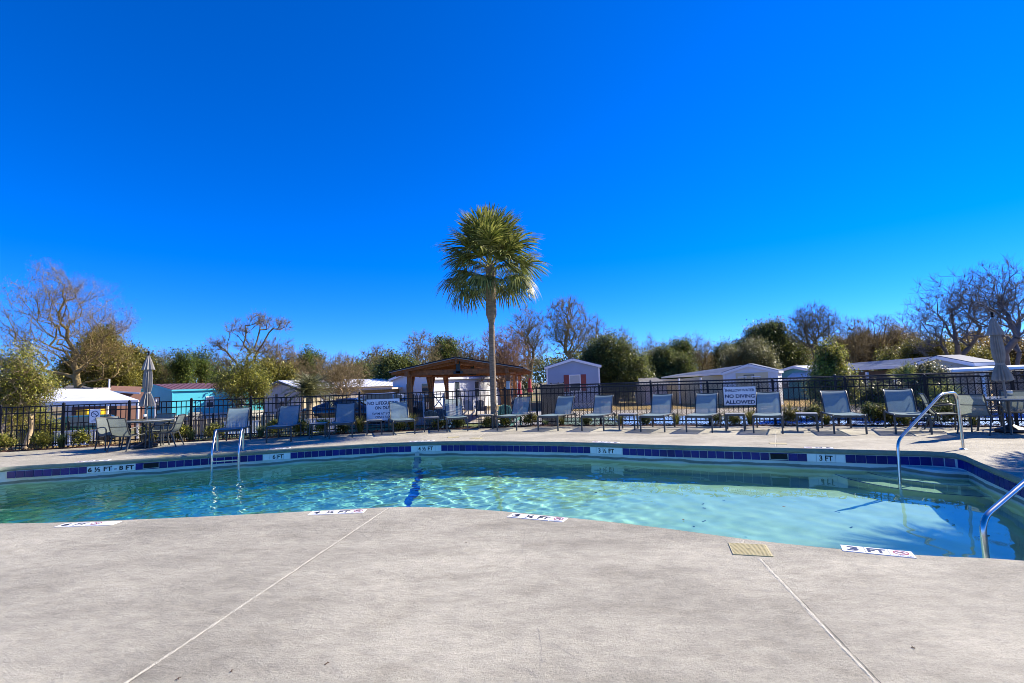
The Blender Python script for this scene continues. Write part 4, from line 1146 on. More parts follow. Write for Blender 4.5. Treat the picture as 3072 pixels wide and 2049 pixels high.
M_leaf = {'olive': [LEAF("olive_leaf", (0.22, 0.205, 0.035)), LEAF("olive_leaf_light", (0.36, 0.32, 0.07)), LEAF("olive_leaf_dark", (0.085, 0.095, 0.022))],
          'dark': [LEAF("evergreen_leaf", (0.142, 0.169, 0.041), .4), LEAF("evergreen_leaf_light", (0.257, 0.277, 0.074), .4), LEAF("evergreen_leaf_dark", (0.054, 0.076, 0.027), .4)],
          'pine': [LEAF("pine_needles", (0.124, 0.182, 0.036), .45), LEAF("pine_needles_light", (0.234, 0.273, 0.052), .45), LEAF("pine_needles_dark", (0.046, 0.078, 0.023), .45)],
          'rust': [LEAF("rusty_leaf", (0.27, 0.19, 0.055), .4), LEAF("ochre_leaf", (0.33, 0.24, 0.055), .4), LEAF("brown_leaf", (0.14, 0.09, 0.035), .3)],
          'bright': [LEAF("glossy_green_leaf", (0.24, 0.25, 0.035), .4), LEAF("glossy_yellow_green_leaf", (0.46, 0.43, 0.09), .4), LEAF("deep_green_leaf", (0.06, 0.085, 0.018), .3)],
          'grey': [LEAF("grey_green_leaf", (0.20, 0.20, 0.075), .3), LEAF("silver_green_leaf", (0.33, 0.32, 0.15), .3), LEAF("dull_green_leaf", (0.075, 0.085, 0.035), .2)]}
def tree(name, label, cat, base, crowns, fork_h, ntips=500, bark='grey', leaf=None, r_trunk=.2, r_tip=.012, twig=(3, .7, .010), leafspec=(10, .22, .14), seed=0, group=None, **kw):
    rng = np.random.default_rng(seed); zb = kw.pop('zb', None); twb = kw.pop('twigbark', bark)
    b = Vector((base[0], base[1], gz(base[0], base[1]) if zb is None else zb))
    t = thing(name, label, cat, b, 0, group)
    A, par, tips, dirs = skeleton(rng, b, fork_h, crowns, ntips, **kw)
    r = radii(par, r_tip, r_trunk)
    V, F = branch_mesh(A, par, r)
    link_mesh('trunk', np_mesh('trunk', V, F), t, M_bark[bark], True)
    allp = A[tips]; ad = dirs[tips]
    pts = allp
    if twig and twig[0]:
        ext = np.nonzero((r < r_tip + .02) & (A[:, 2] > fork_h * .8))[0]
        ext = ext[rng.random(len(ext)) < .5] if leaf is None else ext[:0]
        PP = np.concatenate([allp, A[ext]]); DD = np.concatenate([ad, dirs[ext]])
        (V, F), ends = twigs(rng, PP, DD, twig[0], twig[1], twig[2])
        if leaf is None:
            link_mesh('crown', np_mesh('crown', V, F), t, M_bark[twb]); return t
        tw = (V, F); pts = np.concatenate([allp, ends]) if len(ends) else allp
    else: tw = None
    per, spread, size = leafspec[:3]
    if per < 1:
        pts = pts[rng.random(len(pts)) < per]; per = 1
    V, F = leaf_quads(rng, pts, int(per), spread, size, *(leafspec[3:]))
    mi = rng.choice([0, 0, 1, 2], len(F)).astype(np.int32)
    mats = list(M_leaf[leaf])
    if tw is not None:
        V2, F2 = tw; F2 = F2 + len(V); mi = np.concatenate([mi, np.full(len(F2), 3, np.int32)]); V = np.concatenate([V, V2]); F = np.concatenate([F, F2]); mats.append(M_bark[bark])
    link_mesh('crown', np_mesh('crown', V, F, mi), t, mats)
    return t

# ---------------- the tall cabbage palm
def fan_leaf(rng, pet, fan, nleaf=36, droop=.5):
    """costapalmate leaf growing along +x from the origin, arching down"""
    V, F = [], []
    def strip(pts, w):
        k0 = len(V)
        for i, p in enumerate(pts):
            ww = w * [1, .95, .75, .12][min(3, int(3 * i / (len(pts) - 1)))]
            d = np.array(pts[min(i + 1, len(pts) - 1)]) - np.array(pts[max(i - 1, 0)]); s = np.cross(d, (0, 0, 1.0)); s = s / (np.linalg.norm(s) + 1e-6)
            V.append(tuple(np.array(p) - s * ww / 2)); V.append(tuple(np.array(p) + s * ww / 2))
        for i in range(len(pts) - 1): F.append((k0 + 2 * i, k0 + 2 * i + 1, k0 + 2 * i + 3, k0 + 2 * i + 2))
    pts = [(pet * t, 0, .12 * pet * t - .14 * pet * t * t) for t in np.linspace(0, 1, 6)]
    strip(pts, .03)
    hub = np.array(pts[-1])
    for k in range(nleaf):
        a = -2.0 + 4.0 * (k + .5) / nleaf + rng.normal(0, .03); cos_ = math.cos(a * .62); L = fan * (.62 + .38 * abs(cos_)) * rng.uniform(.85, 1.06)
        start = hub + np.array((.35 * fan * max(0, cos_) * .7, 0, -.06 * fan))
        d = np.array((math.cos(a * .8), math.sin(a * .8) * 1.0, .10 + .10 * rng.normal() + .12 * (1 - abs(cos_)))); d /= np.linalg.norm(d)
        q = []
        for t in (0, .3, .6, .85, 1.0):
            q.append(start + d * L * t * (1 - .12 * t) + np.array((0, 0, -droop * L * t ** 2.4)))
        strip(q, .034)
    return V, F
def frond_dead(rng): return fan_leaf(rng, .5, .6, 20, 1.2)
M_palm = [LEAF("palm_leaf", (0.155, 0.185, 0.035), .3, .35, 3), LEAF("palm_leaf_light", (0.33, 0.335, 0.085), .3, .3, 3), LEAF("palm_leaf_dark", (0.065, 0.085, 0.018), .25, .35, 3)]
M_ptrunk = MAT("palm_trunk_bark", (0.25, 0.185, 0.12), .95, var=.35, scale=7, bump=1.0, bscale=30, stretch=(1, 1, 4))
M_stalk = MAT("flower_stalk", (0.42, 0.30, 0.08), .7)
def palm(name, label, base, H, crown, n_fronds, seed, r0=.12, r1=.15, waist=None, zb=0.0, pet=.75, fan=.85, group=None):
    rng = np.random.default_rng(seed); rp = random.Random(seed)
    t = thing(name, label, 'palm tree', (base[0], base[1], zb), 0, group)
    prof = []
    k = int(H / .09)
    for i in range(k + 1):
        z = H * i / k; u = i / k
        r = r0 * (1 + .25 * max(0, 1 - u * 12)) if waist is None or z < waist else r0 + (r1 - r0) * smooth((z - waist) / .35)
        if z > H - .5: r *= 1 - .2 * (z - H + .5) / .5
        prof.append((r * (1 + .045 * (i % 2)) * rp.uniform(.98, 1.03), z - .03))
    MB().lathe(prof, 18).build('trunk', M_ptrunk, t, True)
    meshes = []
    for i in range(5):
        V, F = fan_leaf(rng, pet * rng.uniform(.9, 1.1), fan * rng.uniform(.92, 1.08), 38, .20 + .11 * i)
        mi = rng.choice([0, 0, 1, 1, 2], len(F))
        me = np_mesh('frond', V, F, mi)
        for m_ in M_palm: me.materials.append(m_)
        meshes.append(me)
    for i in range(n_fronds):
        u = (i + .5) / n_fronds; el = R(88 - 113 * u ** .95 + rp.uniform(-7, 7)); az = i * 2.399963 + rp.uniform(-.2, .2)
        mi = min(4, int(u * 4 + rp.random())); o = bpy.data.objects.new('frond', meshes[mi]); COL.objects.link(o); o.parent = t
        s = crown * rp.uniform(.78, 1.10)
        o.location = (.05 * math.cos(az), .05 * math.sin(az), H - .02 - .30 * u); o.rotation_euler = (rp.uniform(-.5, .5), -el, az); o.scale = (s, s, s)
        o.rotation_mode = 'XYZ'
    return t, meshes
pb = G(1482, 1281.5); crown_c = P(1478, 790, pb.y)
PH = crown_c.z
pt, _ = palm('cabbage_palm', "tall single cabbage palm with a full round crown beside the gazebo", (pb.x, pb.y), PH, 1.06, 84, 5, r0=.092, r1=.165, waist=P(1478, 968, pb.y).z, zb=0)
pt.rotation_euler = (0, R(0.35), 0)
q = MB()
for k in range(12):
    a = k * .9; q.tube([(0, 0, PH - .1), (.25 * math.cos(a), .25 * math.sin(a), PH - .02 + .1 * math.sin(k)), (.5 * math.cos(a), .5 * math.sin(a), PH - .22)], [.014, .01, .004], 5)
q.build('flower_stalks', M_stalk, pt)
# palms standing outside the picture on the right, whose shade falls on the deck and water
for i, (x, y, h, lab) in enumerate(((12.7, 8.0, 4.7, "palm outside the right edge whose shade falls on the deck corner"), (11.3, 5.5, 4.4, "second palm outside the right edge, shading the near water"))):
    palm('shade_palm', lab, (x, y), h, 1.15, 46, 20 + i, r0=.12, r1=.15, zb=-.0)
# ---------------- pindo-like small palm with long feather leaves behind the yard
def feather(rng, L, n=26, w=.30):
    V, F = [], []
    path = [np.array((L * t, 0, .85 * L * t - 1.05 * L * t * t)) for t in np.linspace(0, 1, n)]
    for i in range(n - 1):
        p, q_ = path[i], path[i + 1]; k0 = len(V); V += [tuple(p + (0, .012, 0)), tuple(p - (0, .012, 0)), tuple(q_ - (0, .012, 0)), tuple(q_ + (0, .012, 0))]; F.append((k0, k0 + 1, k0 + 2, k0 + 3))
        for s in (-1, 1):
            tip = p + np.array((.16, s * w * math.sin(math.pi * min(1, .15 + i / n)), -.05 + rng.normal(0, .03))); k0 = len(V)
            V += [tuple(p), tuple(p + (.03, 0, 0)), tuple(tip + (.012, 0, 0)), tuple(tip)]; F.append((k0, k0 + 1, k0 + 2, k0 + 3))
    return V, F
def feather_palm(name, label, base, H, L, n, seed, zb, leafmats, r0=.14):
    rng = np.random.default_rng(seed); rp = random.Random(seed); t = thing(name, label, 'palm tree', (base[0], base[1], zb))
    MB().lathe([(r0 * rp.uniform(.92, 1.1), z * H / 12 - .02) for z in range(13)], 12).build('trunk', M_ptrunk, t)
    ms = []
    for i in range(3):
        V, F = feather(rng, L * rng.uniform(.9, 1.1)); me = np_mesh('frond', V, F, rng.choice([0, 1, 2], len(F)))
        for m_ in leafmats: me.materials.append(m_)
        ms.append(me)
    for i in range(n):
        u = (i + .5) / n; o = bpy.data.objects.new('frond', ms[i % 3]); COL.objects.link(o); o.parent = t
        o.location = (0, 0, H - .05); o.rotation_euler = (0, -R(72 - 90 * u) , i * 2.4 + rp.uniform(-.2, .2))
    return t
# ================================================================ GAZEBO
M_cedar = MAT("cedar_timber", (0.30, 0.104, 0.027), 0.6, var=0.35, scale=3, bump=.3, bscale=30, stretch=(3, 3, 3))
M_cedar2 = MAT("cedar_boards", (0.22, 0.072, 0.020), 0.6, var=0.3, scale=4)
M_shing = MAT("dark_roofing", (0.018, 0.022, 0.035), 0.8, var=0.2, scale=8)
M_dkmetal = MAT("dark_steel_bracket", (0.03, 0.05, 0.055), 0.5, metal=.3)
gzb = -.6
gaz = thing('gazebo', "open timber gazebo with low gabled dark roof behind the fence left of the palm", 'gazebo', (0, 0, 0))
GY = 24.0; xl, xr = -4.97, -.25; dv = Vector((.08, .997, 0)); EZ, AZ = 2.03, 2.62
def gp(u, v, z):  # u across from left post, v away
    return Vector((xl + u, GY, z)) + dv * v
Wg = xr - xl; OH = .75; LEN = 8.6
slope = (AZ - EZ) / (Wg / 2 + OH)
def rz(u): return AZ - abs(u - Wg / 2) * slope
for u in (0, Wg):
    for v in (0, 4.2, 8.4):
        a = gp(u, v, gzb); MB().box(a.x - .105, a.y - .105, gzb, a.x + .105, a.y + .105, rz(u) - .34, .01).build('post', M_cedar, gaz)
        MB().box(a.x - .125, a.y - .125, gzb, a.x + .125, a.y + .125, gzb + .22, .01).build('post_base', M_dkmetal, gaz)
        for s in ([1] if v == 0 else [-1] if v > 8 else [-1, 1]):
            MB().bar(gp(u, v + s * .12, 1.0), gp(u, v + s * .72, rz(u) - .36), .13, .13).build('brace', M_cedar, gaz)
    MB().bar(gp(u, -.55, rz(u) - .24), gp(u, LEN + .5, rz(u) - .24), .15, .24).build('side_beam', M_cedar, gaz)
for v in (0, 4.2, 8.4):
    MB().bar(gp(-.35, v, rz(0) - .22 + .02), gp(Wg + .35, v, rz(0) - .22 + .02), .13, .24).build('tie_beam', M_cedar, gaz)
    MB().bar(gp(Wg / 2, v, rz(0) - .12), gp(Wg / 2, v, AZ - .2), .17, .17).build('king_post', M_cedar, gaz)
    c = gp(Wg / 2, v - .11, 0)
    MB().box(c.x - .10, c.y - .012, rz(0) - .28, c.x + .10, c.y, AZ - .14, .0).box(c.x - .22, c.y - .012, rz(0) - .30, c.x + .22, c.y, rz(0) - .18).build('bracket_plate', M_dkmetal, gaz)
    for s in (-1, 1):
        MB().bar(gp(Wg / 2 + s * (Wg / 2 + OH - .1), v, rz(-OH) - .10), gp(Wg / 2, v, AZ - .14), .15, .22).build('rafter', M_cedar, gaz)
MB().bar(gp(Wg / 2, -.6, AZ - .16), gp(Wg / 2, LEN + .5, AZ - .16), .1, .24).build('ridge_beam', M_cedar, gaz)
for k in range(13):
    v = -.45 + k * .78
    if min(abs(v - q_) for q_ in (0, 4.2, 8.4)) < .1: continue
    for s in (-1, 1):
        MB().bar(gp(Wg / 2 + s * (Wg / 2 + OH - .02), v, rz(-OH) - .075), gp(Wg / 2, v, AZ - .075), .05, .13).build('rafter', M_cedar, gaz)
for s in (-1, 1):
    e = Wg / 2 + s * (Wg / 2 + OH); r_ = Wg / 2
    nb = 20
    for k in range(nb):   # ceiling boards along the ridge
        t0, t1 = k / nb, (k + .94) / nb
        ua, ub = r_ + (e - r_) * t0, r_ + (e - r_) * t1
        MB().slab([gp(ua, -.62, rz(ua) + .0), gp(ub, -.62, rz(ub) + .0), gp(ub, LEN + .55, rz(ub) + .0), gp(ua, LEN + .55, rz(ua) + .0)], .02).build('ceiling_board', M_cedar2, gaz)
    MB().slab([gp(r_, -.70, AZ + .05), gp(e + s * .05, -.70, rz(e) + .045), gp(e + s * .05, LEN + .62, rz(e) + .045), gp(r_, LEN + .62, AZ + .05)], .04).build('roof', M_shing, gaz)
    MB().bar(gp(e, -.635, rz(e) - .015), gp(r_, -.635, AZ - .015), .02, .035).build('fascia', MAT("grey_drip_edge", (.30, .31, .32), .5), gaz)
# meter box on the right front post, lantern
c = gp(Wg, -.13, 0); MB().box(c.x - .09, c.y - .09, 1.05, c.x + .09, c.y, 1.45, .01).build('electric_box', MAT("pale_grey_box", (.45, .46, .46), .5), gaz)

# ================================================================ HOUSES
M_wtrim = MAT("white_trim", (0.72, 0.73, 0.74), 0.5, var=.03)
M_win = MAT("window_glass", (0.05, 0.07, 0.08), 0.06, var=.2, scale=1)
M_blind = MAT("window_blind", (0.42, 0.45, 0.45), 0.5, var=.05)
def wallmat(name, col, groove=None, var=.06):
    m = MAT(name, col, .65, var=var, scale=1.2)
    return m
def gable_house(name, label, A, B, L, zb, ze, za, wm, rm, tm=None, over=.3, lap=.0, parts=None, roof_t=.10, cat='house', ribs=False, side_lap=True, fence_rot=None):
    """A, B: corners of the visible gable (left, right); the house runs L metres away from the viewer"""
    tm = tm or M_wtrim; A = Vector((A[0], A[1], 0)); B = Vector((B[0], B[1], 0)); W = (B - A).length; u = (B - A) / W; ang = math.atan2(u.y, u.x)
    t = thing(name, label, cat, (A.x, A.y, 0), ang)
    mid = W / 2; sl = (za - ze) / mid
    # front wall: overlapping boards or plain
    def top(x): return ze + min(x, W - x) * sl
    if lap:
        z = zb; k = 0
        while z < za - .02:
            z1 = min(z + lap, za)
            if z1 <= ze: xa, xb = 0, W
            else: xa = max(0, (z1 - ze) / sl - .01); xb = W - xa
            if xb - xa > .05:
                MBl = MB().add([(xa, -.006, z1), (xb, -.006, z1), (xb, -.020, z), (xa, -.020, z), (xb, .0, z), (xa, .0, z)], [(0, 1, 2, 3), (3, 2, 4, 5)])
                laps.append(MBl) if False else None
                boards_f.append((MBl, 0))
            z = z1
    mbw = MB().add([(0, 0, zb), (W, 0, zb), (W, 0, ze), (mid, 0, za), (0, 0, ze), (0, L, zb), (W, L, zb), (W, L, ze), (mid, L, za), (0, L, ze)],
                   [(0, 1, 2, 3, 4), (5, 9, 8, 7, 6), (1, 6, 7, 2), (0, 4, 9, 5), (0, 5, 6, 1)])
    mbw.build('wall', wm, t)
    if lap:
        q = MB(); z = zb
        while z < za - .02:
            z1 = min(z + lap, za)
            if z1 <= ze: xa, xb = 0.0, W
            else: xa = max(0, (z1 - ze) / sl); xb = W - xa
            if xb - xa > .05: q.add([(xa, -.006, z1), (xb, -.006, z1), (xb, -.024, z), (xa, -.024, z), (xb, -.002, z), (xa, -.002, z)], [(0, 1, 2, 3), (3, 2, 4, 5)])
            if side_lap and z1 <= ze + .001:
                for xs, sg in ((W, 1), (0, -1)):
                    q.add([(xs + sg * .006, 0, z1), (xs + sg * .006, L, z1), (xs + sg * .024, L, z), (xs + sg * .024, 0, z), (xs + sg * .002, L, z), (xs + sg * .002, 0, z)], [(0, 1, 2, 3), (3, 2, 4, 5)])
            z = z1
        tag(q.build('siding', wm, t), kind='stuff')
    for s in (0, 1):
        x = s * W; sg = -1 if s == 0 else 1
        MB().box(x - .05, -.035, zb, x + .05, .05, top(x) - .02).build('corner_trim', tm, t)
        xo = x + sg * over; zo = ze - over * sl
        MB().slab([(mid, -over, za + roof_t), (xo, -over, zo + roof_t), (xo, L + over, zo + roof_t), (mid, L + over, za + roof_t)], roof_t).build('roof', rm, t)
        MB().bar((mid, -over - .012, za - .02), (xo, -over - .012, zo - .02), .022, .16).build('rake_board', tm, t)
        MB().bar((xo + sg * .012, -over, zo + .0), (xo + sg * .012, L + over, zo + .0), .02, .15).build('fascia', tm, t)
        if ribs:
            q = MB(); n_ = int(L / .45)
            for k in range(n_ + 1):
                y = -over + .1 + k * (L + 2 * over - .2) / n_; q.bar((mid, y, za + roof_t + .012), (xo, y, zo + roof_t + .012), .03, .03)
            tag(q.build('roof_ribs', rm, t), kind='stuff')
    return t, W, top
def loc_of(t, p):
    p = Vector(p) - t.location; a = -t.rotation_euler.z
    return Vector((p.x * math.cos(a) - p.y * math.sin(a), p.x * math.sin(a) + p.y * math.cos(a), p.z))
def window(t, face, s, z, w, h, W=None, m_frame=None, panes=2, shutters=None, blind=True):
    """face: 'front' (y=0), 'right' (x=W), 'left' (x=0); s along the wall, z bottom"""
    f = bpy.data.objects.new('window', None)
    if face == 'front': loc, rot = (s, -.03, z), 0
    elif face == 'right': loc, rot = (W + .03, s, z), R(90)
    else: loc, rot = (-.03, s, z), R(-90)
    mf = m_frame or M_wtrim; q = MB(); b = .06
    q.box(-w / 2 - b, -.02, -b, -w / 2, .03, h + b).box(w / 2, -.02, -b, w / 2 + b, .03, h + b).box(-w / 2 - b, -.021, h, w / 2 + b, .03, h + b + .002).box(-w / 2 - b - .02, -.035, -b - .01, w / 2 + b + .02, .03, 0).box(-w / 2, -.012, h / 2 - .02, w / 2, .02, h / 2 + .02)
    fo = q.build('window', mf, t); fo.location = loc; fo.rotation_euler = (0, 0, rot)
    MB().box(-w / 2, .004, h / 2 + .02, w / 2, .012, h).build('pane', M_blind if blind else M_win, fo)
    MB().box(-w / 2, .0, 0, w / 2, .008, h / 2 - .02).build('pane', M_win, fo)
    if shutters:
        for sg in (-1, 1):
            q = MB(); c = sg * (w / 2 + b + .20); q.box(c - .18, -.01, -b, c + .18, .012, h + b)
            for k in range(int(h / .09)): q.box(c - .14, -.018, .0 + k * .09, c + .14, -.012, .06 + k * .09)
            so = q.build('shutter', shutters, t); so.location = loc; so.rotation_euler = (0, 0, rot)
    return fo
def door(t, face, s, z, m, W=None, w=.9, h=2.0):
    if face == 'front': loc, rot = (s, -.03, z), 0
    else: loc, rot = (W + .03, s, z), R(90)
    q = MB().box(-w / 2, -.01, 0, w / 2, .02, h).box(-w / 2 - .07, -.02, 0, -w / 2, .03, h + .07).box(w / 2, -.02, 0, w / 2 + .07, .03, h + .07).box(-w / 2 - .07, -.021, h, w / 2 + .07, .03, h + .07)
    d = q.build('door', m, t); d.location = loc; d.rotation_euler = (0, 0, rot)
    MB().box(w / 2 - .12, -.05, .95, w / 2 - .07, -.01, 1.03).build('handle', M_steel, d)
boards_f = []; laps = []
M_roofW = MAT("white_metal_roof", (0.78, 0.79, 0.80), .35, var=.1, scale=2)
M_roofG = MAT("galvanised_roof", (0.10, 0.125, 0.175), .6, spec=.25, var=.2, scale=2)
M_roofM = MAT("maroon_metal_roof", (0.16, 0.075, 0.07), .45, var=.15)
M_roofB = MAT("brown_shingle_roof", (0.20, 0.10, 0.06), .9, var=.3, scale=6)
M_roofS = MAT("grey_shingle_roof", (0.13, 0.13, 0.13), .9, var=.3, scale=6)
M_lblue = wallmat("blue_grey_siding", (0.30, 0.36, 0.46)); M_wsid = wallmat("white_siding", (0.66, 0.68, 0.70)); M_cream = wallmat("cream_wall", (0.60, 0.52, 0.32))
M_pink = wallmat("weathered_white_wood", (0.48, 0.42, 0.38), var=.12); M_teal = wallmat("turquoise_siding", (0.06, 0.48, 0.58)); M_teal2 = wallmat("blue_green_siding", (0.10, 0.33, 0.38))
M_brownt = MAT("brown_trim", (0.07, 0.045, 0.03), .6); M_skirt = MAT("pale_skirting", (0.60, 0.60, 0.56), .7, var=.12, scale=2); M_shut = MAT("red_shutter", (0.22, 0.045, 0.035), .6)
M_csid = wallmat("cream_siding", (0.55, 0.53, 0.44)); M_lat = MAT("white_porch_wood", (0.66, 0.67, 0.66), .6)

# blue-grey house, small gable
A, B = XY(1642, 35), XY(1798, 34.75)
t, W, top = gable_house('house', "small blue-grey sided house with a white-trimmed gable and red shutters, right of the palm", A, B, 13, -1.0, P(1640, 1103, 35.3).z, P(1716, 1079, 35.3).z, M_lblue, M_roofG, lap=.115, over=.15)
window(t, 'front', P(1721, 1100, 35.3).x - A.x, P(1721, 1172, 35).z, .66, 1.05, shutters=M_shut)
MB().box(-.02, -.03, -.62, W + .02, -.026, -.2).build('skirting', M_skirt, t)
# turquoise house at the left
A, B = XY(412, 50), XY(517, 45.5)
L_ = 18; zb = -1.35; ze = P(517, 1171, 45.5).z; za = P(461, 1155, 48).z
t, W, top = gable_house('house', "long turquoise house with a maroon metal roof at the left, behind the umbrella", A, B, L_, zb, ze, za, M_teal, M_roofM, tm=M_teal, over=.12, roof_t=.08, ribs=True)
window(t, 'front', W * .6, -.05, .95, 1.1, m_frame=M_brownt)
for s in (3.2, 6.2, 11): window(t, 'right', s, .0, .6, .95, W=W, blind=True)
MB().box(W, -.02, zb, W + .04, L_, zb + .75).build('skirting', M_skirt, t); MB().box(-.02, -.05, zb, W + .02, -.0, zb + .7).build('skirting', M_teal2, t)
q = MB().box(W + .3, 1.2, zb, W + 1.1, 2.1, zb + .95, .02)
for k in range(8): q.box(W + .32, 1.19, zb + .12 + k * .1, W + 1.08, 1.195, zb + .17 + k * .1)
tag(q.build('air_conditioner', MAT("air_conditioner_case", (.30, .30, .27), .6), t), label="grey air conditioner standing against the long turquoise wall")
MB().box(W + .0, 8.0, 1.15, W + .03, 8.5, 1.25).build('vent', M_brownt, t)
# beige house with white metal roof
A, B = XY(795, 39), XY(906, 36)
zb = -1.1; ze = P(906, 1166, 36).z; za = P(846, 1145, 37.5).z
t, W, top = gable_house('house', "cream house with a weathered wooden gable and white metal roof behind the bare crape myrtle", A, B, 17, zb, ze, za, M_cream, M_roofW, tm=M_brownt, over=.35, roof_t=.09, ribs=True)
q = MB()
for k in range(int(W / .2)): q.box(.05 + k * .2, -.03, zb, .05 + k * .2 + .185, -.005, top(.14 + k * .2) - .03)
o = q.build('gable_board_cladding', M_pink, t); o['kind'] = 'stuff'
window(t, 'front', W * .47, .05, .8, 1.0, m_frame=M_pink, shutters=M_brownt)
for s in (2.0, 7.0, 9.5, 12.5): window(t, 'right', s, .0, .8, .9, W=W)
door(t, 'right', 4.5, -.6, M_pink, W=W)
# lean-to with slatted wall at its right end
t = thing('shed', "low tan lean-to with an upright slatted wall at the right end of the cream house", 'shed')
a, b_ = XY(1083, 34), XY(1166, 34); zt = P(1100, 1169, 34).z
MB().box(a.x, a.y + .1, -.9, b_.x, a.y + 3, zt - .05).build('wall', MAT("dull_brown_ply", (.22, .17, .10), .9), t)  # plain wall in an even dull brown
MB().box(a.x - .2, a.y - .35, zt - .02, b_.x + .3, a.y + 3.3, zt + .10).build('roof', M_pink, t)
for k in range(7):
    x = a.x + .1 + k * (b_.x - a.x) / 7; MB().box(x, a.y, -.9, x + .13, a.y + .05, zt - .28).build('slat', M_cream, t)
t = thing('house', "teal roofed little house corner seen between the cream house and the white house", 'house')
a, b_ = XY(1138, 44), XY(1180, 44); z0_ = P(1160, 1163, 44).z; z1_ = P(1160, 1151, 44).z
MB().box(a.x, 44, -1, b_.x, 48, z0_).build('wall', M_pink, t)
MB().slab([(a.x - .6, 43.6, z0_), (b_.x + .5, 43.6, z0_), (b_.x - .1, 46, z1_ + .3), (a.x + .6, 46, z1_ + .3)], .08).build('roof', MAT("teal_roof", (.10, .28, .25), .5), t)
# white house behind the gazebo
A, B = XY(1181, 37.2), XY(1307, 36); zb = -1.0; ze = P(1181, 1137, 37).z; za = P(1250, 1112, 37).z
t, W, top = gable_house('house', "white sided house with a deck behind the gazebo", A, B, 16, zb, ze, za, M_wsid, M_roofG, lap=.16, over=.25)
t.rotation_euler.z -= R(4)
for s in (W * .42, W * .80): window(t, 'front', s, .15, .62, 1.35, blind=False)
for s in (3.2, 6.4, 9.5): window(t, 'right', s, .35, .7, 1.2, W=W, blind=False)
MB().box(W, 11.0, zb, W + .7, 12.3, 2.6).build('chimney', MAT("grey_chimney", (.22, .21, .21), .9), t)
# its timber deck with railing
t = thing('porch_deck', "small dark timber deck with white cross-braced railing in front of the white house", 'deck')
a = XY(1200, 33); b_ = XY(1335, 32)
MB().box(a.x, 31.2, -.75, b_.x, 34, -.12).build('floor', M_brownt, t)
for k in range(6):
    x = a.x + (b_.x - a.x) * k / 5; MB().box(x - .05, 31.15, -.7, x + .05, 31.25, .85).build('post', M_lat if k % 2 else M_brownt, t)
for k in range(5):
    x0 = a.x + (b_.x - a.x) * k / 5; x1 = a.x + (b_.x - a.x) * (k + 1) / 5
    MB().bar((x0, 31.2, .8), (x1, 31.2, .8), .05, .06).build('handrail', M_lat, t)
    if k in (1, 4): MB().bar((x0, 31.2, -.05), (x1, 31.2, .75), .04, .06).bar((x0, 31.2, .75), (x1, 31.21, -.05), .04, .06).build('cross_brace', M_lat, t)
    else:
        for j in range(5): MB().box(x0 + .1 + j * .12, 31.18, -.1, x0 + .14 + j * .12, 31.22, .78).build('baluster', M_brownt, t)
# grey-white gabled house and its long metal roof
A, B = XY(2171, 33), XY(2331, 31); zb = -.8; ze = P(2171, 1120, 33).z; za = P(2246, 1095, 32).z
t, W, top = gable_house('house', "white gabled house with a long grey metal roof behind the SHALLOW WATER sign", A, B, 1.2, zb, ze, za, M_wsid, M_roofG, lap=.16, over=.1)
q = P(2018, 1140, 40)
e1, r1 = loc_of(t, P(1985, 1131, 43)), loc_of(t, P(2040, 1121, 47))
MB().slab([(-.1, -.1, ze + .03), e1, r1, (W / 2, .2, za + .06)], .06).build('side_roof', M_roofG, t)
MB().bar((-.1, -.13, ze - .03), e1 + Vector((0, -.05, -.06)), .03, .12).build('fascia', M_wtrim, t)
MB().add([(-.05, .8, zb), (-7.2, 3.6, zb), (-7.2, 3.6, ze - .5), (-.05, .8, ze - .06)], [(0, 1, 2, 3)]).build('side_wall', M_cream, t)
for s in (-1.8, -3.6, -5.4): MB().box(s - .05, (-s) * .39 + .1, zb, s + .05, (-s) * .39 + .2, ze - .25).build('porch_post', M_wtrim, t)
MB().box(W * .24, -.05, zb, W * .84, -.03, ze - .02).build('porch_recess', M_cream, t)
for s in (W * .36, W * .62): window(t, 'front', s, .25, .42, .95, blind=False)
door(t, 'front', W * .49, zb + .2, M_win, w=.5, h=1.9)
t = thing('house', "low flat white roof end showing just left of the grey metal roof", 'house'); a, b_ = XY(1935, 45), XY(2080, 45); z_ = P(2000, 1142, 45).z
MB().box(a.x, 45, -.8, b_.x, 49, z_ - .1).build('wall', M_wsid, t); MB().box(a.x - .3, 44.6, z_ - .1, b_.x, 49.3, z_ + .12).build('roof', M_roofW, t)
t = thing('house', "small grey shingle roof low behind the chain link fence, right of the dark evergreens", 'house'); a, b_ = XY(1918, 36), XY(2010, 36); z_ = P(1960, 1135, 36).z
MB().box(a.x + .4, 36.3, -.9, b_.x - .2, 39, z_ - .35).build('wall', M_pink, t); MB().slab([(a.x, 36, z_ - .42), (b_.x, 36, z_ - .42), (b_.x - .3, 38.4, z_ + .05), (a.x + .5, 38.4, z_ + .05)], .06).build('roof', M_roofS, t)
# teal gable with awning
A, B = XY(2330, 40), XY(2452, 37); zb = -.8; ze = P(2330, 1118, 40).z; za = P(2386, 1101, 38.5).z
t, W, top = gable_house('house', "teal gabled house with a ribbed white awning beside the leafy yellow-green tree", A, B, 3, zb, ze, za, M_teal2, M_roofW, over=.3)
q = MB(); aw = []
for k in range(11):
    x = W * .42 + k * .22; MB().slab([(x, -.05, ze - .05), (x + .19, -.05, ze - .05), (x + .24, -1.1, ze - .55), (x + .02, -1.1, ze - .55)], .03).build('awning_slat', M_wtrim, t)
window(t, 'front', W * .2, .3, .5, .6)
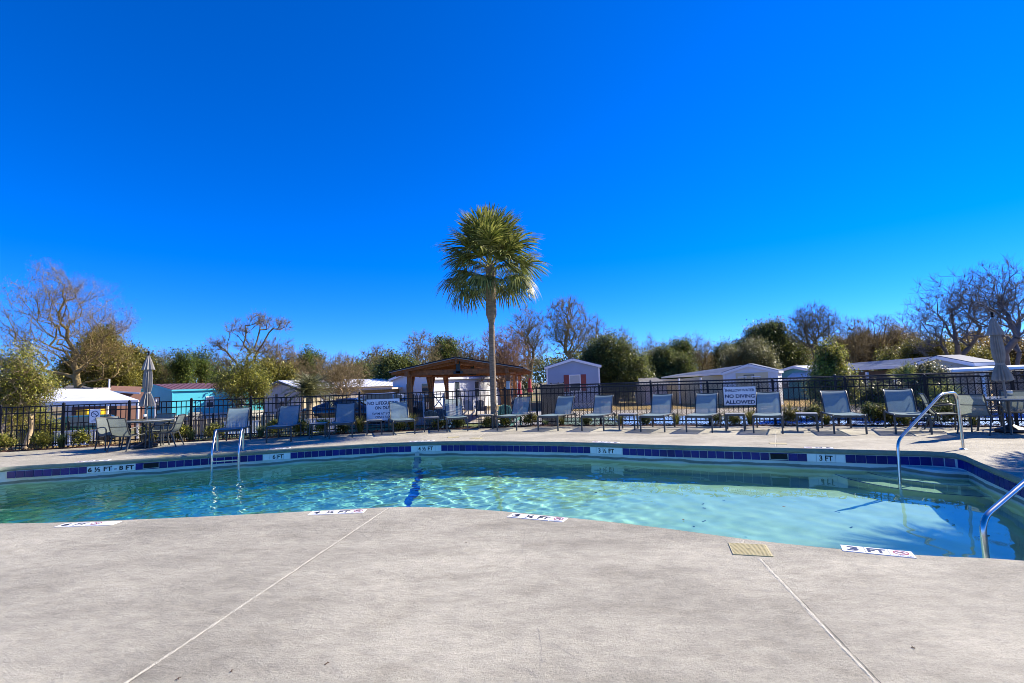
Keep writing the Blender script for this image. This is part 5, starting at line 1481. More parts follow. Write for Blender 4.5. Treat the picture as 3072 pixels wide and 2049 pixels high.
# long house with blue-grey metal roof at the right
A, B = XY(2748, 27.5), XY(2920, 24.5); zb = -.8; ze = P(2748, 1096, 27.5).z; za = P(2832, 1071, 26).z
t, W, top = gable_house('house', "cream sided gable of the long house at the right, below the big bare trees", A, B, .8, zb, ze, za, M_csid, M_roofG, lap=.19, over=.3)
e1, r1 = loc_of(t, P(2520, 1107, 38)), loc_of(t, P(2530, 1091, 42))
MB().slab([(-.1, -.1, ze + .03), e1, r1, (W / 2, .1, za + .07)], .08).build('side_roof', M_roofG, t)
MB().bar((-.1, -.14, ze - .05), e1 + Vector((0, -.05, -.06)), .03, .16).build('fascia', M_wtrim, t)
MB().add([(-.05, 1.6, zb), (-8.2, 3.2, zb), (-8.2, 3.2, ze - .3), (-.05, 1.6, ze - .1)], [(0, 1, 2, 3)]).build('porch_wall', M_brownt, t)
for s in (-1.6, -4.0, -5.6, -7.9): MB().box(s - .06, -s * .18 - .1, zb, s + .06, -s * .18 + .02, ze - .3).build('porch_post', M_wtrim, t)
t = thing('carport', "flat white carport roof on posts behind the leaning umbrella at the right edge", 'carport'); z_ = P(2960, 1102, 22).z
a, b_ = XY(2800, 22), XY(3250, 19)
MB().slab([(a.x, a.y, z_ - .06), (b_.x, b_.y, z_ + .02), (b_.x + 2.0, b_.y + 4, z_ + .06), (a.x + 2.6, a.y + 4, z_ + .02)], .10).build('roof', M_roofW, t)
for u in (.05, .35, .65, .95):
    p = a + (b_ - a) * u; MB().box(p.x + .2, p.y + .2, -.6, p.x + .3, p.y + .3, z_ - .04).build('post', M_wtrim, t)
MB().box(a.x + 4, a.y + 1.5, -.6, a.x + 8.5, a.y + 1.6, z_ - .6).build('back_wall', M_roofS, t)

# roof vents and meters
for hs_, (u_, v_) in ((0, (.5, 3)), (1, (.7, 5)), (2, (.7, 6))):
    h_ = [o for o in COL.objects if o.name.startswith('house') and o.type == 'EMPTY'][hs_]
    MB().tube([(u_ * 3.5, v_, 2.2 if hs_ == 0 else 1.5), (u_ * 3.5, v_, 2.75 if hs_ == 0 else 2.15)], .06, 8).build('vent_pipe', M_wtrim, h_)
# white awning shelter at the left with its posts
t = thing('carport', "white metal carport roof at the left with a green vehicle under it", 'carport')
El, Er, Rl, Rr = P(120, 1205, 30.5), P(417, 1200, 29.5), P(60, 1164, 35.5), P(322, 1168, 35)
MB().slab([El, Er, Rr, Rl], .06).build('roof', M_roofW, t)
d = Er - El
MB().bar(El + Vector((0, -.03, -.17)), Er + Vector((0, -.03, -.17)), .05, .30).build('fascia', M_roofW, t)
for u, dy in ((.08, 0), (.34, 2.5), (.98, 0), (.62, 4.5)):
    p = El + d * u; MB().tube([(p.x, p.y + .1 + dy, -1.5), (p.x, p.y + .1 + dy, p.z - .1)], .07, 8).build('post', M_wtrim, t)
for px, w, name, mt, lab in ((258, 34, 'storage_locker', MAT("yellow_plastic", (.75, .52, .02), .5), "yellow locker under the white carport roof, the left one"), (303, 26, 'storage_locker', MAT("deep_yellow_plastic", (.78, .48, .01), .5), "yellow locker under the white carport roof, the right one")):
    p = XY(px, 33.5); o = thing(name, lab, 'locker', (p.x, p.y, -1.3)); MB().box(-w * .011, -.3, 0, w * .011, .3, 1.75, .03).build('body', mt, o); MB().box(-w * .011 - .02, -.32, 1.75, w * .011 + .02, .32, 1.82, .02).build('lid', mt, o)
t = thing('house', "brown shingle roofed house behind the white carport", 'house')
a = P(330, 1166, 40); b_ = P(425, 1170, 38)
MB().box(a.x - 3, 40.0, -1.4, a.x + .6, 43, P(400, 1176, 39.5).z).build('wall', MAT("brown_brick", (.12, .06, .045), .9), t)
MB().slab([P(330, 1172, 39.5), P(420, 1178, 38), P(425, 1160, 43), P(335, 1157, 43)], .08).build('roof', M_roofB, t); MB().bar(P(330, 1174, 39.4), P(420, 1180, 37.9), .04, .12).build('fascia', M_wtrim, t)
t = thing('house', "dark grey hipped roof peeking over the white carport at the left", 'house')
MB().box(P(190, 1170, 46).x, 46, -1.4, P(280, 1170, 46).x, 49, P(230, 1165, 46).z).build('wall', M_pink, t)
MB().slab([P(180, 1168, 45.5), P(292, 1168, 45.5), P(250, 1157, 48), P(205, 1156, 48)], .08).build('roof', M_roofS, t)
t = thing('utility_pole', "thin pale pole behind the brown roof at the left", 'pole'); p = P(327, 1165, 48)
MB().tube([(p.x, p.y, -1.4), (p.x, p.y, P(327, 1138, 48).z)], .08, 8).build('pole', M_wtrim, t)

# ================================================================ VEHICLES
def car(name, label, loc, ang, L, W, H, paint, suv=False, boot=True):
    t = thing(name, label, 'car', loc, ang); hw = W / 2
    if suv: st = [(0, .50, .78, .80, .86, 0), (.03, .30, .95, .97, .95, 0), (.22, .26, 1.02, 1.06, 1.0, 0), (.33, .26, 1.05, H * .93, 1.0, .82), (.45, .26, 1.05, H, 1.0, .80), (.85, .26, 1.05, H * .98, 1.0, .80), (.95, .28, 1.05, H * .80, .98, .84), (.99, .32, 1.0, 1.06, .95, 0), (1.0, .5, .9, .92, .88, 0)]
    else: st = [(0, .45, .62, .64, .80, 0), (.03, .28, .74, .76, .92, 0), (.24, .22, .88, .92, 1.0, 0), (.34, .22, .92, 1.14, 1.0, .84), (.42, .22, .93, H * .98, 1.0, .74), (.55, .22, .94, H, 1.0, .73), (.70, .22, .95, H * .93, 1.0, .74), (.80, .24, .98, 1.16, 1.0, .80), (.87, .26, .99, 1.03, .99, 0), (.97, .30, .95, .98, .92, 0), (1.0, .48, .80, .84, .84, 0)]
    V = []; 
    for u, zb_, zbelt, zr, wb, wr in st:
        x = (u - .5) * L; a = hw * wb; r_ = hw * (wr if wr else wb * .93)
        zmid = (zb_ + zbelt) / 2
        V += [(x, -a * .9, zb_), (x, -a, zmid), (x, -a * .97, zbelt), (x, -r_, zr - .05 if wr else zr - .012), (x, -r_ * .8, zr), (x, r_ * .8, zr), (x, r_, zr - .05 if wr else zr - .012), (x, a * .97, zbelt), (x, a, zmid), (x, a * .9, zb_)]
    n = 10; F = []
    for i in range(len(st) - 1):
        for k in range(n): F.append((i * n + k, i * n + (k + 1) % n, (i + 1) * n + (k + 1) % n, (i + 1) * n + k))
    F += [tuple(range(n)), tuple(range((len(st) - 1) * n, len(st) * n))[::-1]]
    body = MB().add(V, F).build('body', paint, t, True)
    # glass, 1 cm proud of the body between belt and roof
    def gp_(i, j, o=.012):
        v = Vector(V[i * n + j]); c = Vector((v.x, 0, v.z)); d_ = (v - c); d_.normalize(); return v + d_ * o + Vector((0, 0, 0))
    cab = [i for i, s in enumerate(st) if s[5]]
    for sg, (ja, jb) in ((-1, (2, 3)), (1, (7, 6))):
        for i in range(cab[0], cab[-1]):
            a, b_, c, d_ = gp_(i, ja), gp_(i + 1, ja), gp_(i + 1, jb), gp_(i, jb)
            m_ = (a + b_ + c + d_) / 4; q = [m_ + (p - m_) * .90 for p in (a, b_, c, d_)]; MB().add(q, [(0, 1, 2, 3)]).build('side_window', M_win, t)
    for i0, i1 in ((cab[0] - 1, cab[0] + (0 if suv else 1)), (cab[-1] - (0 if suv else 0), cab[-1] + 1)):
        q = [Vector(V[i0 * n + 4]), Vector(V[i0 * n + 5]), Vector(V[i1 * n + 5]), Vector(V[i1 * n + 4])]; m_ = sum(q, Vector()) / 4
        q = [m_ + (p - m_) * .92 + Vector((0, 0, .012)) for p in q]; MB().add(q, [(0, 1, 2, 3)]).build('windscreen', M_win, t)
    for u in (.18, .81):
        for sg in (-1, 1):
            w_ = bpy.data.objects.new('wheel', None); COL.objects.link(w_); w_.parent = t; w_.location = ((u - .5) * L, sg * (hw - .08), .33); w_.rotation_euler = (R(90), 0, 0)
            MB().lathe([(.20, -.10), (.31, -.10), (.33, -.06), (.33, .06), (.31, .10), (.20, .10)], 24).build('tyre', M_tyre, w_, True); MB().lathe([(.21, -.09), (.20, -.05), (.05, -.08), (.05, .08), (.20, .05), (.21, .09)], 16).build('rim', M_steel, w_)
    for sg in (-1, 1):
        MB().box(-L / 2 - .0, sg * hw * .62 - .16, .60, -L / 2 + .09, sg * hw * .62 + .16, .72, .02).build('headlight', M_pvc, t); MB().box(L / 2 - .09, sg * hw * .62 - .15, .72, L / 2 + .0, sg * hw * .62 + .15, .86, .02).build('tail_light', M_red, t)
        MB().box(-L * .17, sg * (hw + .0) - .0, .96, -L * .17 + .12, sg * (hw + .16), 1.07, .02).build('mirror', paint, t)
    MB().box(-L * .03, -hw - .006, .78, L * .02, -hw + .01, .81).box(L * .17, -hw - .006, .80, L * .22, -hw + .01, .83).build('handle', M_steel, t)
    return t
M_tyre = MAT("tyre_rubber", (0.015, 0.015, 0.015), .8)
M_navyp = MAT("navy_car_paint", (0.006, 0.010, 0.035), .12, coat=1.0, var=.05); M_silver = MAT("silver_car_paint", (.45, .47, .48), .25, metal=.5, coat=1.0); M_green = MAT("dark_teal_paint", (.012, .07, .065), .15, coat=1.0)
p = XY(1050, 27.3); car('parked_car', "dark navy saloon parked behind the fence left of the NO LIFEGUARD sign", (p.x, p.y, gz(p.x, p.y)), R(180 + 4), 4.75, 1.82, 1.45, M_navyp)
p = XY(1165, 31.5); car('parked_car', "silver car parked behind the navy saloon, its windscreen shining blue", (p.x, p.y, gz(p.x, p.y)), R(200), 4.5, 1.8, 1.6, M_silver, True)
p = XY(228, 29); car('parked_car', "dark teal car standing under the white carport roof at the left", (p.x, p.y, gz(p.x, p.y)), R(30), 4.6, 1.85, 1.65, M_green, True)

# ================================================================ BENCHES AND GARDEN CHAIRS BEYOND THE FENCE
def bench(label, loc, ang, group):
    t = thing('garden_bench', label, 'bench', loc, ang, group)
    for k in range(13): MB().box(-.62 + k * .1, .20, .42, -.62 + k * .1 + .07, .225, .84).build('back_slat', M_lat, t)
    for k in range(4): MB().box(-.66, -.22 + k * .105, .41, .66, -.22 + k * .105 + .085, .435).build('seat_slat', M_lat, t)
    for zz in (.40, .85): MB().box(-.68, .195, zz, .68, .235, zz + .04).build('back_rail', M_lat, t)
    for s in (-1, 1):
        MB().tube(arc([(s * .68, -.22, 0), (s * .68, -.22, .62), (s * .68, .2, .62)], .06), .02, 6).build('arm_frame', M_iron, t); MB().bar((s * .68, .22, 0), (s * .68, .22, .88), .035, .035).build('leg', M_iron, t)
GB = 'white slatted benches in the yard behind the fence'
for px, Y_, ang, lab in ((245, 17.2, 185, "white slatted bench behind the fence, left of the no smoking sign's chairs"), (735, 19.0, 180, "white slatted bench behind the fence between the first and second loungers"), (972, 18.8, 182, "white slatted bench behind the fence below the navy saloon")):
    p = XY(px, Y_); bench(lab, (p.x, p.y, gz(p.x, p.y)), R(ang), GB)
def adirondack(label, loc, ang, mt, group):
    t = thing('garden_chair', label, 'chair', loc, ang, group)
    for k in range(6):
        x = -.27 + k * .093; h = .98 - .03 * abs(k - 2.5); MB().bar((x + .04, .12, .30), (x + .04, .42, h), .085, .02).build('back_slat', mt, t)
    for k in range(5): y = -.42 + k * .11; MB().bar((-.27, y, .40 - k * .025), (.27, y, .40 - k * .025), .095, .02).build('seat_slat', mt, t)
    for s in (-1, 1):
        MB().box(s * .33 - .06, -.45, .55, s * .33 + .06, .25, .575).build('arm', mt, t); MB().bar((s * .30, -.42, 0), (s * .30, -.42, .55), .09, .03).build('leg', mt, t); MB().bar((s * .29, -.42, .36), (s * .29, .55, .02), .03, .10).build('leg', mt, t)
M_adblue = MAT("navy_resin", (.02, .06, .13), .5); M_adgreen = MAT("seafoam_resin", (.10, .26, .23), .5); M_adwhite = MAT("white_resin", (.65, .68, .68), .5)
GA = 'adirondack chairs under the gazebo'
for px, Y_, ang, mt, lab in ((1302, 20.6, 165, M_adblue, "navy adirondack chair at the gazebo's left side, the left of the pair"), (1327, 21.6, 175, M_adblue, "navy adirondack chair at the gazebo's left side, the right of the pair"),
                             (1503, 23.5, 200, M_adgreen, "seafoam adirondack chair right of the palm trunk, the left of the pair"), (1527, 23.0, 150, M_adgreen, "seafoam adirondack chair right of the palm trunk, the right of the pair"),
                             (1440, 31, 180, M_adblue, "blue garden chair in front of the white house, left of the palm trunk"), (1408, 32, 160, M_adwhite, "white garden chair in front of the white house")):
    p = XY(px, Y_); adirondack(lab, (p.x, p.y, -.6), R(ang), mt, GA)
M_redc = MAT("red_canvas", (.42, .04, .06), .8)
for px, Y_, lab in ((1558, 31, "closed red umbrella seen through the gazebo's right side, the left one"), (1589, 30, "closed red umbrella right of the gazebo, the right one")):
    p = XY(px, Y_); t = thing('patio_umbrella', lab, 'umbrella', (p.x, p.y, -.6)); zt = P(px, 1134 if px > 1570 else 1142, Y_).z + .6
    MB().tube([(0, 0, 0), (0, 0, zt)], .025, 8).build('pole', M_pole, t); MB().lathe([(.03, zt), (.10, zt - .25), (.09, zt - .45), (.14, zt - .75), (.17, zt - .85), (.02, zt - .86)], 10).build('folded_canopy', M_redc, t)
    MB().lathe([(.2, 0), (.2, .08), (.04, .1)], 12).build('base', M_base, t)
# ================================================================ TREES
def tr(name, label, cat, px, Y_, topy, half_px, fork=.35, seed=0, **kw):
    """tree whose crown spans half_px either side of column px and tops out at row topy, Y_ metres away"""
    b = XY(px, Y_); zg = gz(b.x, b.y); zt = P(px, topy, Y_).z - zg; hw = half_px / FPX * Y_
    f = kw.pop('fork_h', fork * zt); low = kw.pop('low', .35) * zt
    crowns = kw.pop('crowns', None) or [(0, 0, (zt + low) / 2, hw, hw * .9, (zt - low) / 2)]
    if callable(crowns): crowns = crowns(zt, hw)
    elif kw.get('leaf') and kw.get('ntips', 0) >= 150 and kw.get('lobes', True):   # uneven outline: overlapping lobes
        rl_ = random.Random(seed * 7 + 1); c0_ = crowns[0]; crowns = [(0, 0, c0_[2] - c0_[5] * .12, c0_[3] * .72, c0_[4] * .72, c0_[5] * .85)]
        for q in range(7):
            a_ = q * 2.4 + rl_.uniform(-.4, .4); e_ = rl_.uniform(-.5, .9); rr_ = rl_.uniform(.28, .42)
            crowns.append((math.cos(a_) * c0_[3] * (1 - rr_) * math.cos(e_), math.sin(a_) * c0_[4] * (1 - rr_) * math.cos(e_), c0_[2] + math.sin(e_) * c0_[5] * (1 - rr_), c0_[3] * rr_, c0_[4] * rr_, c0_[5] * rr_))
        crowns.append((rl_.uniform(-.3, .3) * hw, 0, zt - c0_[5] * .28, c0_[3] * .34, c0_[4] * .34, c0_[5] * .28))
    return tree(name, label, cat, (b.x, b.y), crowns, f, seed=seed, zb=zg, **kw)
GD = 'bare winter trees beyond the houses'
BT = dict(cat='bare tree')
# big spreading tree, far left
tr('spreading_tree', "huge spreading winter tree with rusty leaf remnants at the far left", 'tree', 178, 46, 800, 225, fork_h=1.8, ntips=760, bark='brown', leaf='rust', r_trunk=.30, r_tip=.016, twig=(3, .8, .011), leafspec=(5, .22, .12), seed=1, bias=.5, multi=4, spread=.45, step=.7,
   crowns=lambda zt, hw: [(0, 0, zt * .66, hw * .78, hw * .7, zt * .34), (-hw * .55, 0, zt * .52, hw * .45, hw * .4, zt * .26), (hw * .55, 0, zt * .50, hw * .45, hw * .4, zt * .24), (0, 0, zt * .84, hw * .38, hw * .35, zt * .16), (hw * .75, 0, zt * .62, hw * .25, hw * .2, zt * .10)])
tr('olive_tree', "olive-brown evergreen standing behind the huge spreading tree", 'tree', 300, 55, 985, 100, ntips=420, bark='brown', leaf='olive', r_trunk=.25, leafspec=(12, .42, .30), seed=2, low=.2)
tr('olive_tree', "low olive evergreen just right of the huge spreading tree", 'tree', 395, 60, 1045, 70, ntips=300, bark='brown', leaf='olive', r_trunk=.25, leafspec=(12, .42, .30), seed=3, low=.1)
tr('leafy_tree', "small-leaved olive green tree rising beside the fence at the left edge", 'tree', 52, 16.4, 1040, 88, fork_h=1.0, ntips=420, bark='tan', leaf='bright', r_trunk=.085, r_tip=.007, twig=(3, .35, .005), leafspec=(6, .12, .075), seed=4, low=.28, multi=3, spread=.25, step=.3)
tr('leafy_tree', "dense bushy evergreen at the left edge behind the small-leaved tree", 'tree', -40, 22, 1075, 120, fork_h=.8, ntips=420, bark='brown', leaf='olive', r_trunk=.10, twig=(2, .4, .006), leafspec=(9, .2, .12), seed=41, low=.05, multi=3)
tr('leafy_tree', "low yellowish bush between the left tree and the white carport", 'bush', 118, 25, 1225, 45, fork_h=.3, ntips=160, bark='brown', leaf='bright', r_trunk=.05, twig=(2, .3, .006), leafspec=(8, .15, .11), seed=42, low=.02, multi=3, step=.25)
for i, (px, ty, hw, Y_, lab) in enumerate(((430, 1068, 40, 62, "dark pine behind the left umbrella's canopy"), (545, 1038, 33, 62, "tall thin pine left of the spreading bare oak, its layers showing sky"), (603, 1040, 36, 66, "tall pine immediately left of the spreading bare oak"), (492, 1062, 46, 70, "rounded pine between the umbrella and the tall thin pine"), (650, 1075, 40, 72, "lower pine behind the left part of the bare oak"))):
    tr('pine_tree', lab, 'pine tree', px, Y_, ty, hw, fork=.62, ntips=110, bark='brown', leaf='pine', r_trunk=.2, twig=(2, .5, .012), leafspec=(15, .30, .24), seed=50 + i, bias=.7, low=.36, up=.3, group='pines at the left behind the turquoise house')
tr('bare_oak', "flat-topped bare oak with twisting limbs above the turquoise house", 'bare tree', 745, 58, 936, 118, fork_h=3.6, ntips=520, bark='grey', r_trunk=.28, twig=(5, .75, .012), seed=6, wig=.26, step=.8, bias=.6,
   crowns=lambda zt, hw: [(hw * .30, 0, zt * .90, hw * .34, hw * .4, zt * .09), (hw * .80, 0, zt * .86, hw * .28, hw * .3, zt * .07), (-hw * .25, 0, zt * .83, hw * .36, hw * .35, zt * .09), (-hw * .75, 0, zt * .68, hw * .35, hw * .3, zt * .09), (-hw * .5, 0, zt * .5, hw * .5, hw * .4, zt * .12), (hw * .2, 0, zt * .62, hw * .6, hw * .4, zt * .12)])
tr('willowy_tree', "loose light olive tree with thin leaves in front of the turquoise house", 'tree', 728, 27, 1062, 75, fork_h=1.2, ntips=420, bark='grey', leaf='bright', r_trunk=.09, r_tip=.007, twig=(3, .45, .006), leafspec=(6, .17, .10), seed=7, low=.22, multi=3, spread=.22, step=.35)
tr('bare_tree', "brownish bare tree right of the flat-topped oak", 'bare tree', 838, 60, 1012, 55, ntips=330, bark='brown', r_trunk=.2, twig=(6, .8, .012), seed=8, group=GD)
tr('olive_tree', "ochre-green tree behind the cream house's gable", 'tree', 820, 50, 1090, 60, ntips=240, bark='brown', leaf='olive', r_trunk=.2, leafspec=(10, .4, .26), seed=9, low=.1)
tr('pine_tree', "small cluster-topped pine above the cream house", 'pine tree', 932, 66, 1052, 36, fork=.6, ntips=80, bark='brown', leaf='pine', r_trunk=.18, leafspec=(24, .36, .26), seed=10, low=.35)
tr('crape_myrtle', "wide bare crape myrtle with many tan stems before the cream house", 'bare tree', 1002, 30, 1062, 105, fork_h=1.3, ntips=900, bark='tan', r_trunk=.09, r_tip=.006, twig=(5, .45, .006), seed=11, multi=7, spread=.32, low=.25, bias=.6, step=.35, twigbark='brown')
feather_palm('feather_palm', "small feather-leaved palm behind the fence left of the crape myrtle", XY(927, 22.5), 1.75, 1.15, 60, 3, gz(XY(927, 22.5).x, 22.5), M_leaf['grey'], .12)
tr('bare_tree', "thin dark bare tree standing alone between the crape myrtle and the gazebo", 'bare tree', 1138, 58, 1037, 62, ntips=360, bark='dark', r_trunk=.2, twig=(5, .6, .010), seed=12, low=.40, group=GD)
tr('evergreen_tree', "dark evergreen behind the left eave of the gazebo", 'tree', 1190, 46, 1068, 55, fork_h=1.2, ntips=300, bark='dark', leaf='dark', r_trunk=.2, leafspec=(14, .32, .22), seed=13, low=.05)
tr('evergreen_tree', "low dark evergreen left of the white house", 'tree', 1095, 50, 1105, 60, fork_h=1.0, ntips=260, bark='dark', leaf='dark', r_trunk=.18, leafspec=(14, .34, .24), seed=130, low=.02)
tr('bare_tree', "upright bare tree above the gazebo's left roof slope", 'bare tree', 1262, 56, 992, 62, ntips=420, bark='grey', r_trunk=.22, twig=(6, .7, .011), seed=14, low=.30, up=.4, group=GD)
tr('pine_tree', "pine with a small tufted top above the gazebo's ridge", 'pine tree', 1338, 60, 1022, 42, fork=.6, ntips=110, bark='brown', leaf='pine', r_trunk=.2, leafspec=(24, .34, .24), seed=15, low=.35)
tr('bare_tree', "bare tree leaning left just right of the gazebo's ridge", 'bare tree', 1408, 50, 1012, 48, ntips=260, bark='brown', r_trunk=.18, twig=(5, .7, .011), seed=16, low=.35, lean=(-.08, 0), group=GD)
tr('red_twig_tree', "bushy bare tree with dense reddish twigs directly behind the palm trunk", 'bare tree', 1512, 42, 978, 88, fork_h=2.0, ntips=900, bark='red', r_trunk=.22, r_tip=.010, twig=(6, .6, .008), seed=17, low=.14, bias=.6, multi=3, spread=.15)
tr('bare_tree', "tall bare tree rising between the palm trunk and the blue-grey house", 'bare tree', 1590, 52, 922, 62, ntips=460, bark='grey', r_trunk=.24, twig=(5, .8, .011), seed=18, low=.32, up=.4, lean=(.02, 0), group=GD)
tr('bare_tree', "tallest bare tree, with high fine twigs, above the blue-grey house", 'bare tree', 1706, 50, 888, 66, ntips=520, bark='grey', r_trunk=.24, twig=(5, .8, .011), seed=19, low=.40, up=.4, multi=2, spread=.10, group=GD)
tr('bare_tree', "bare tree with two dark nests right of the tallest one", 'bare tree', 1788, 52, 948, 48, ntips=330, bark='grey', r_trunk=.2, twig=(5, .7, .011), seed=20, low=.38, group=GD)
tr('magnolia_tree', "broad dark evergreen right behind the blue-grey house", 'tree', 1842, 40, 1000, 95, fork_h=1.2, ntips=650, bark='dark', leaf='dark', r_trunk=.28, leafspec=(13, .24, .18), seed=21, low=.02,
   crowns=lambda zt, hw: [(-hw * .1, 0, zt * .55, hw * .75, hw * .7, zt * .44), (hw * .45, 0, zt * .38, hw * .6, hw * .6, zt * .36), (-hw * .5, 0, zt * .42, hw * .5, hw * .5, zt * .36)])
tr('evergreen_tree', "rounded dark evergreen in the middle of the gap right of the broad one", 'tree', 1992, 50, 1042, 45, fork_h=1.5, ntips=300, bark='dark', leaf='dark', r_trunk=.2, leafspec=(12, .26, .20), seed=22, low=.02)
tr('evergreen_tree', "second rounded dark evergreen, touching the first on its right", 'tree', 2042, 48, 1066, 38, fork_h=1.5, ntips=240, bark='dark', leaf='dark', r_trunk=.2, leafspec=(12, .26, .20), seed=23, low=.02)
tr('pine_tree', "pine with a wind-shaped top behind the two rounded evergreens", 'pine tree', 2048, 62, 1020, 30, fork=.62, ntips=70, bark='brown', leaf='pine', r_trunk=.2, leafspec=(26, .36, .24), seed=24, low=.45)
tr('bare_tree', "spindly half-bare tree between the rounded evergreens and the grey round bush", 'bare tree', 2108, 50, 996, 34, ntips=230, bark='brown', leaf='rust', r_trunk=.16, twig=(5, .6, .010), leafspec=(1, .25, .12), seed=25, low=.12, up=.3)
tr('evergreen_tree', "dark evergreen behind the left flank of the grey round tree", 'tree', 2168, 55, 1034, 45, fork_h=1.5, ntips=260, bark='dark', leaf='dark', r_trunk=.2, leafspec=(12, .30, .22), seed=26, low=.05)
tr('round_tree', "grey-green round-headed tree behind the white gabled house", 'tree', 2252, 42, 1034, 80, fork_h=1.3, ntips=600, bark='grey', leaf='grey', r_trunk=.2, leafspec=(11, .21, .15), seed=27, low=.10)
tr('live_oak', "big dark live oak towering behind the grey-green tree", 'tree', 2305, 58, 970, 112, fork_h=3.0, ntips=520, bark='dark', leaf='dark', r_trunk=.4, leafspec=(17, .34, .24), seed=28,
   crowns=lambda zt, hw: [(0, 0, zt * .68, hw * .55, hw * .5, zt * .30), (hw * .25, 0, zt * .88, hw * .34, hw * .3, zt * .11), (-hw * .62, 0, zt * .62, hw * .35, hw * .35, zt * .12), (hw * .6, 0, zt * .5, hw * .45, hw * .4, zt * .26), (-hw * .2, 0, zt * .80, hw * .3, hw * .3, zt * .12), (0, 0, zt * .35, hw * .8, hw * .5, zt * .3)])
tr('bare_tree', "fan-shaped bare tree against the sky above the leafy yellow-green tree", 'bare tree', 2452, 50, 917, 72, fork=.42, ntips=560, bark='dark', r_trunk=.24, twig=(5, .75, .011), seed=29, low=.45, group=GD)
for i, (px, ty, hw, lf_, lab) in enumerate(((2562, 948, 52, None, "bare tree right of the fan-shaped one, its twigs reddish brown"), (2650, 945, 56, None, "reddish-brown bare tree above the long house's roof"), (2602, 985, 48, 'rust', "brown-leaved tree in the middle of the right-hand tree line"), (2705, 978, 55, 'rust', "brown-leaved tree left of the big bare tree at the right"), (2530, 1010, 45, 'rust', "low brown-leaved tree behind the leafy yellow-green tree"))):
    tr('bare_tree' if lf_ is None else 'brown_leaved_tree', lab, 'bare tree' if lf_ is None else 'tree', px, 50 + i * 2, ty, hw, ntips=380, bark='dark' if lf_ else 'brown', leaf=lf_, r_trunk=.2, twig=(5, .7, .011), leafspec=(6, .3, .16), seed=60 + i, low=.12, up=.5)
tr('conifer', "small yellowish green conifer above the long house's roof", 'tree', 2672, 36, 1062, 36, fork=.8, ntips=240, bark='brown', leaf='bright', r_trunk=.12, leafspec=(12, .16, .12), seed=30,
   crowns=lambda zt, hw: [(0, 0, zt * .35, hw, hw, zt * .3), (0, 0, zt * .6, hw * .65, hw * .6, zt * .26), (0, 0, zt * .82, hw * .3, hw * .3, zt * .18)])
tr('bare_tree', "large spreading bare tree left of the leaning umbrella", 'bare tree', 2895, 36, 812, 150, fork_h=2.6, ntips=620, bark='blue', r_trunk=.22, r_tip=.010, twig=(4, .7, .009), seed=31, bias=.6, wig=.2, lean=(-.12, 0),
   crowns=lambda zt, hw: [(-hw * .15, 0, zt * .68, hw * .8, hw * .7, zt * .32), (-hw * .6, 0, zt * .50, hw * .42, hw * .4, zt * .22), (hw * .3, 0, zt * .7, hw * .5, hw * .5, zt * .25)])
tr('bare_tree', "large bare tree cut by the right edge of the picture behind the leaning umbrella", 'bare tree', 3030, 33, 785, 140, fork_h=2.8, ntips=620, bark='blue', r_trunk=.24, r_tip=.010, twig=(4, .7, .009), seed=32, bias=.6, wig=.2, multi=2, spread=.25, low=.35)
for i, (px, ty, hw, lf_, lab) in enumerate(((2790, 1015, 80, 'olive', "olive thicket tree behind the cream gable at the right"), (2900, 1030, 90, 'olive', "second olive tree behind the leaning umbrella"), (3010, 1010, 85, 'rust', "brown and olive tree at the right edge behind the carport"), (3095, 1040, 80, 'olive', "olive tree cut by the right edge"))):
    tr('olive_tree', lab, 'tree', px, 38 + i, ty, hw, fork_h=1.2, ntips=360, bark='brown', leaf=lf_, r_trunk=.16, twig=(3, .5, .010), leafspec=(8, .30, .17), seed=70 + i, low=.05)
tr('leafy_tree', "glossy yellow-green leafy tree behind the chain link fence, right of the teal house", 'tree', 2492, 21.5, 1038, 88, fork_h=1.0, ntips=440, bark='tan', leaf='bright', r_trunk=.10, r_tip=.007, twig=(2, .30, .005), leafspec=(8, .12, .12), seed=33, low=.18, step=.3,
   crowns=lambda zt, hw: [(0, 0, zt * .45, hw * .8, hw * .7, zt * .36), (0, 0, zt * .78, hw * .42, hw * .4, zt * .24)])
tr('leafy_bush', "glossy bush with white highlights in front of the cream gable at the right", 'bush', 2775, 20, 1090, 55, fork_h=.6, ntips=260, bark='brown', leaf='grey', r_trunk=.06, twig=(2, .25, .005), leafspec=(9, .12, .11), seed=34, low=.05, step=.25)
tr('leafy_bush', "dark bush behind the chain link fence below the long house", 'bush', 2640, 21, 1160, 60, fork_h=.5, ntips=200, bark='brown', leaf='dark', r_trunk=.05, twig=(2, .25, .005), leafspec=(10, .13, .11), seed=35, low=.02, step=.25)
for i, (px, py_top, Y_, lab) in enumerate(((2712, 1100, 20, "small fan palm above the fence at the right"), (2822, 1165, 18.5, "small fan palm behind the fence near the handrail's top"))):
    b = XY(px, Y_); h = P(px, py_top, Y_).z + .6
    t = palm('fan_palm', lab, (b.x, b.y), max(.6, h - .75), .62, 20, 90 + i, r0=.10, r1=.10, zb=-.6)
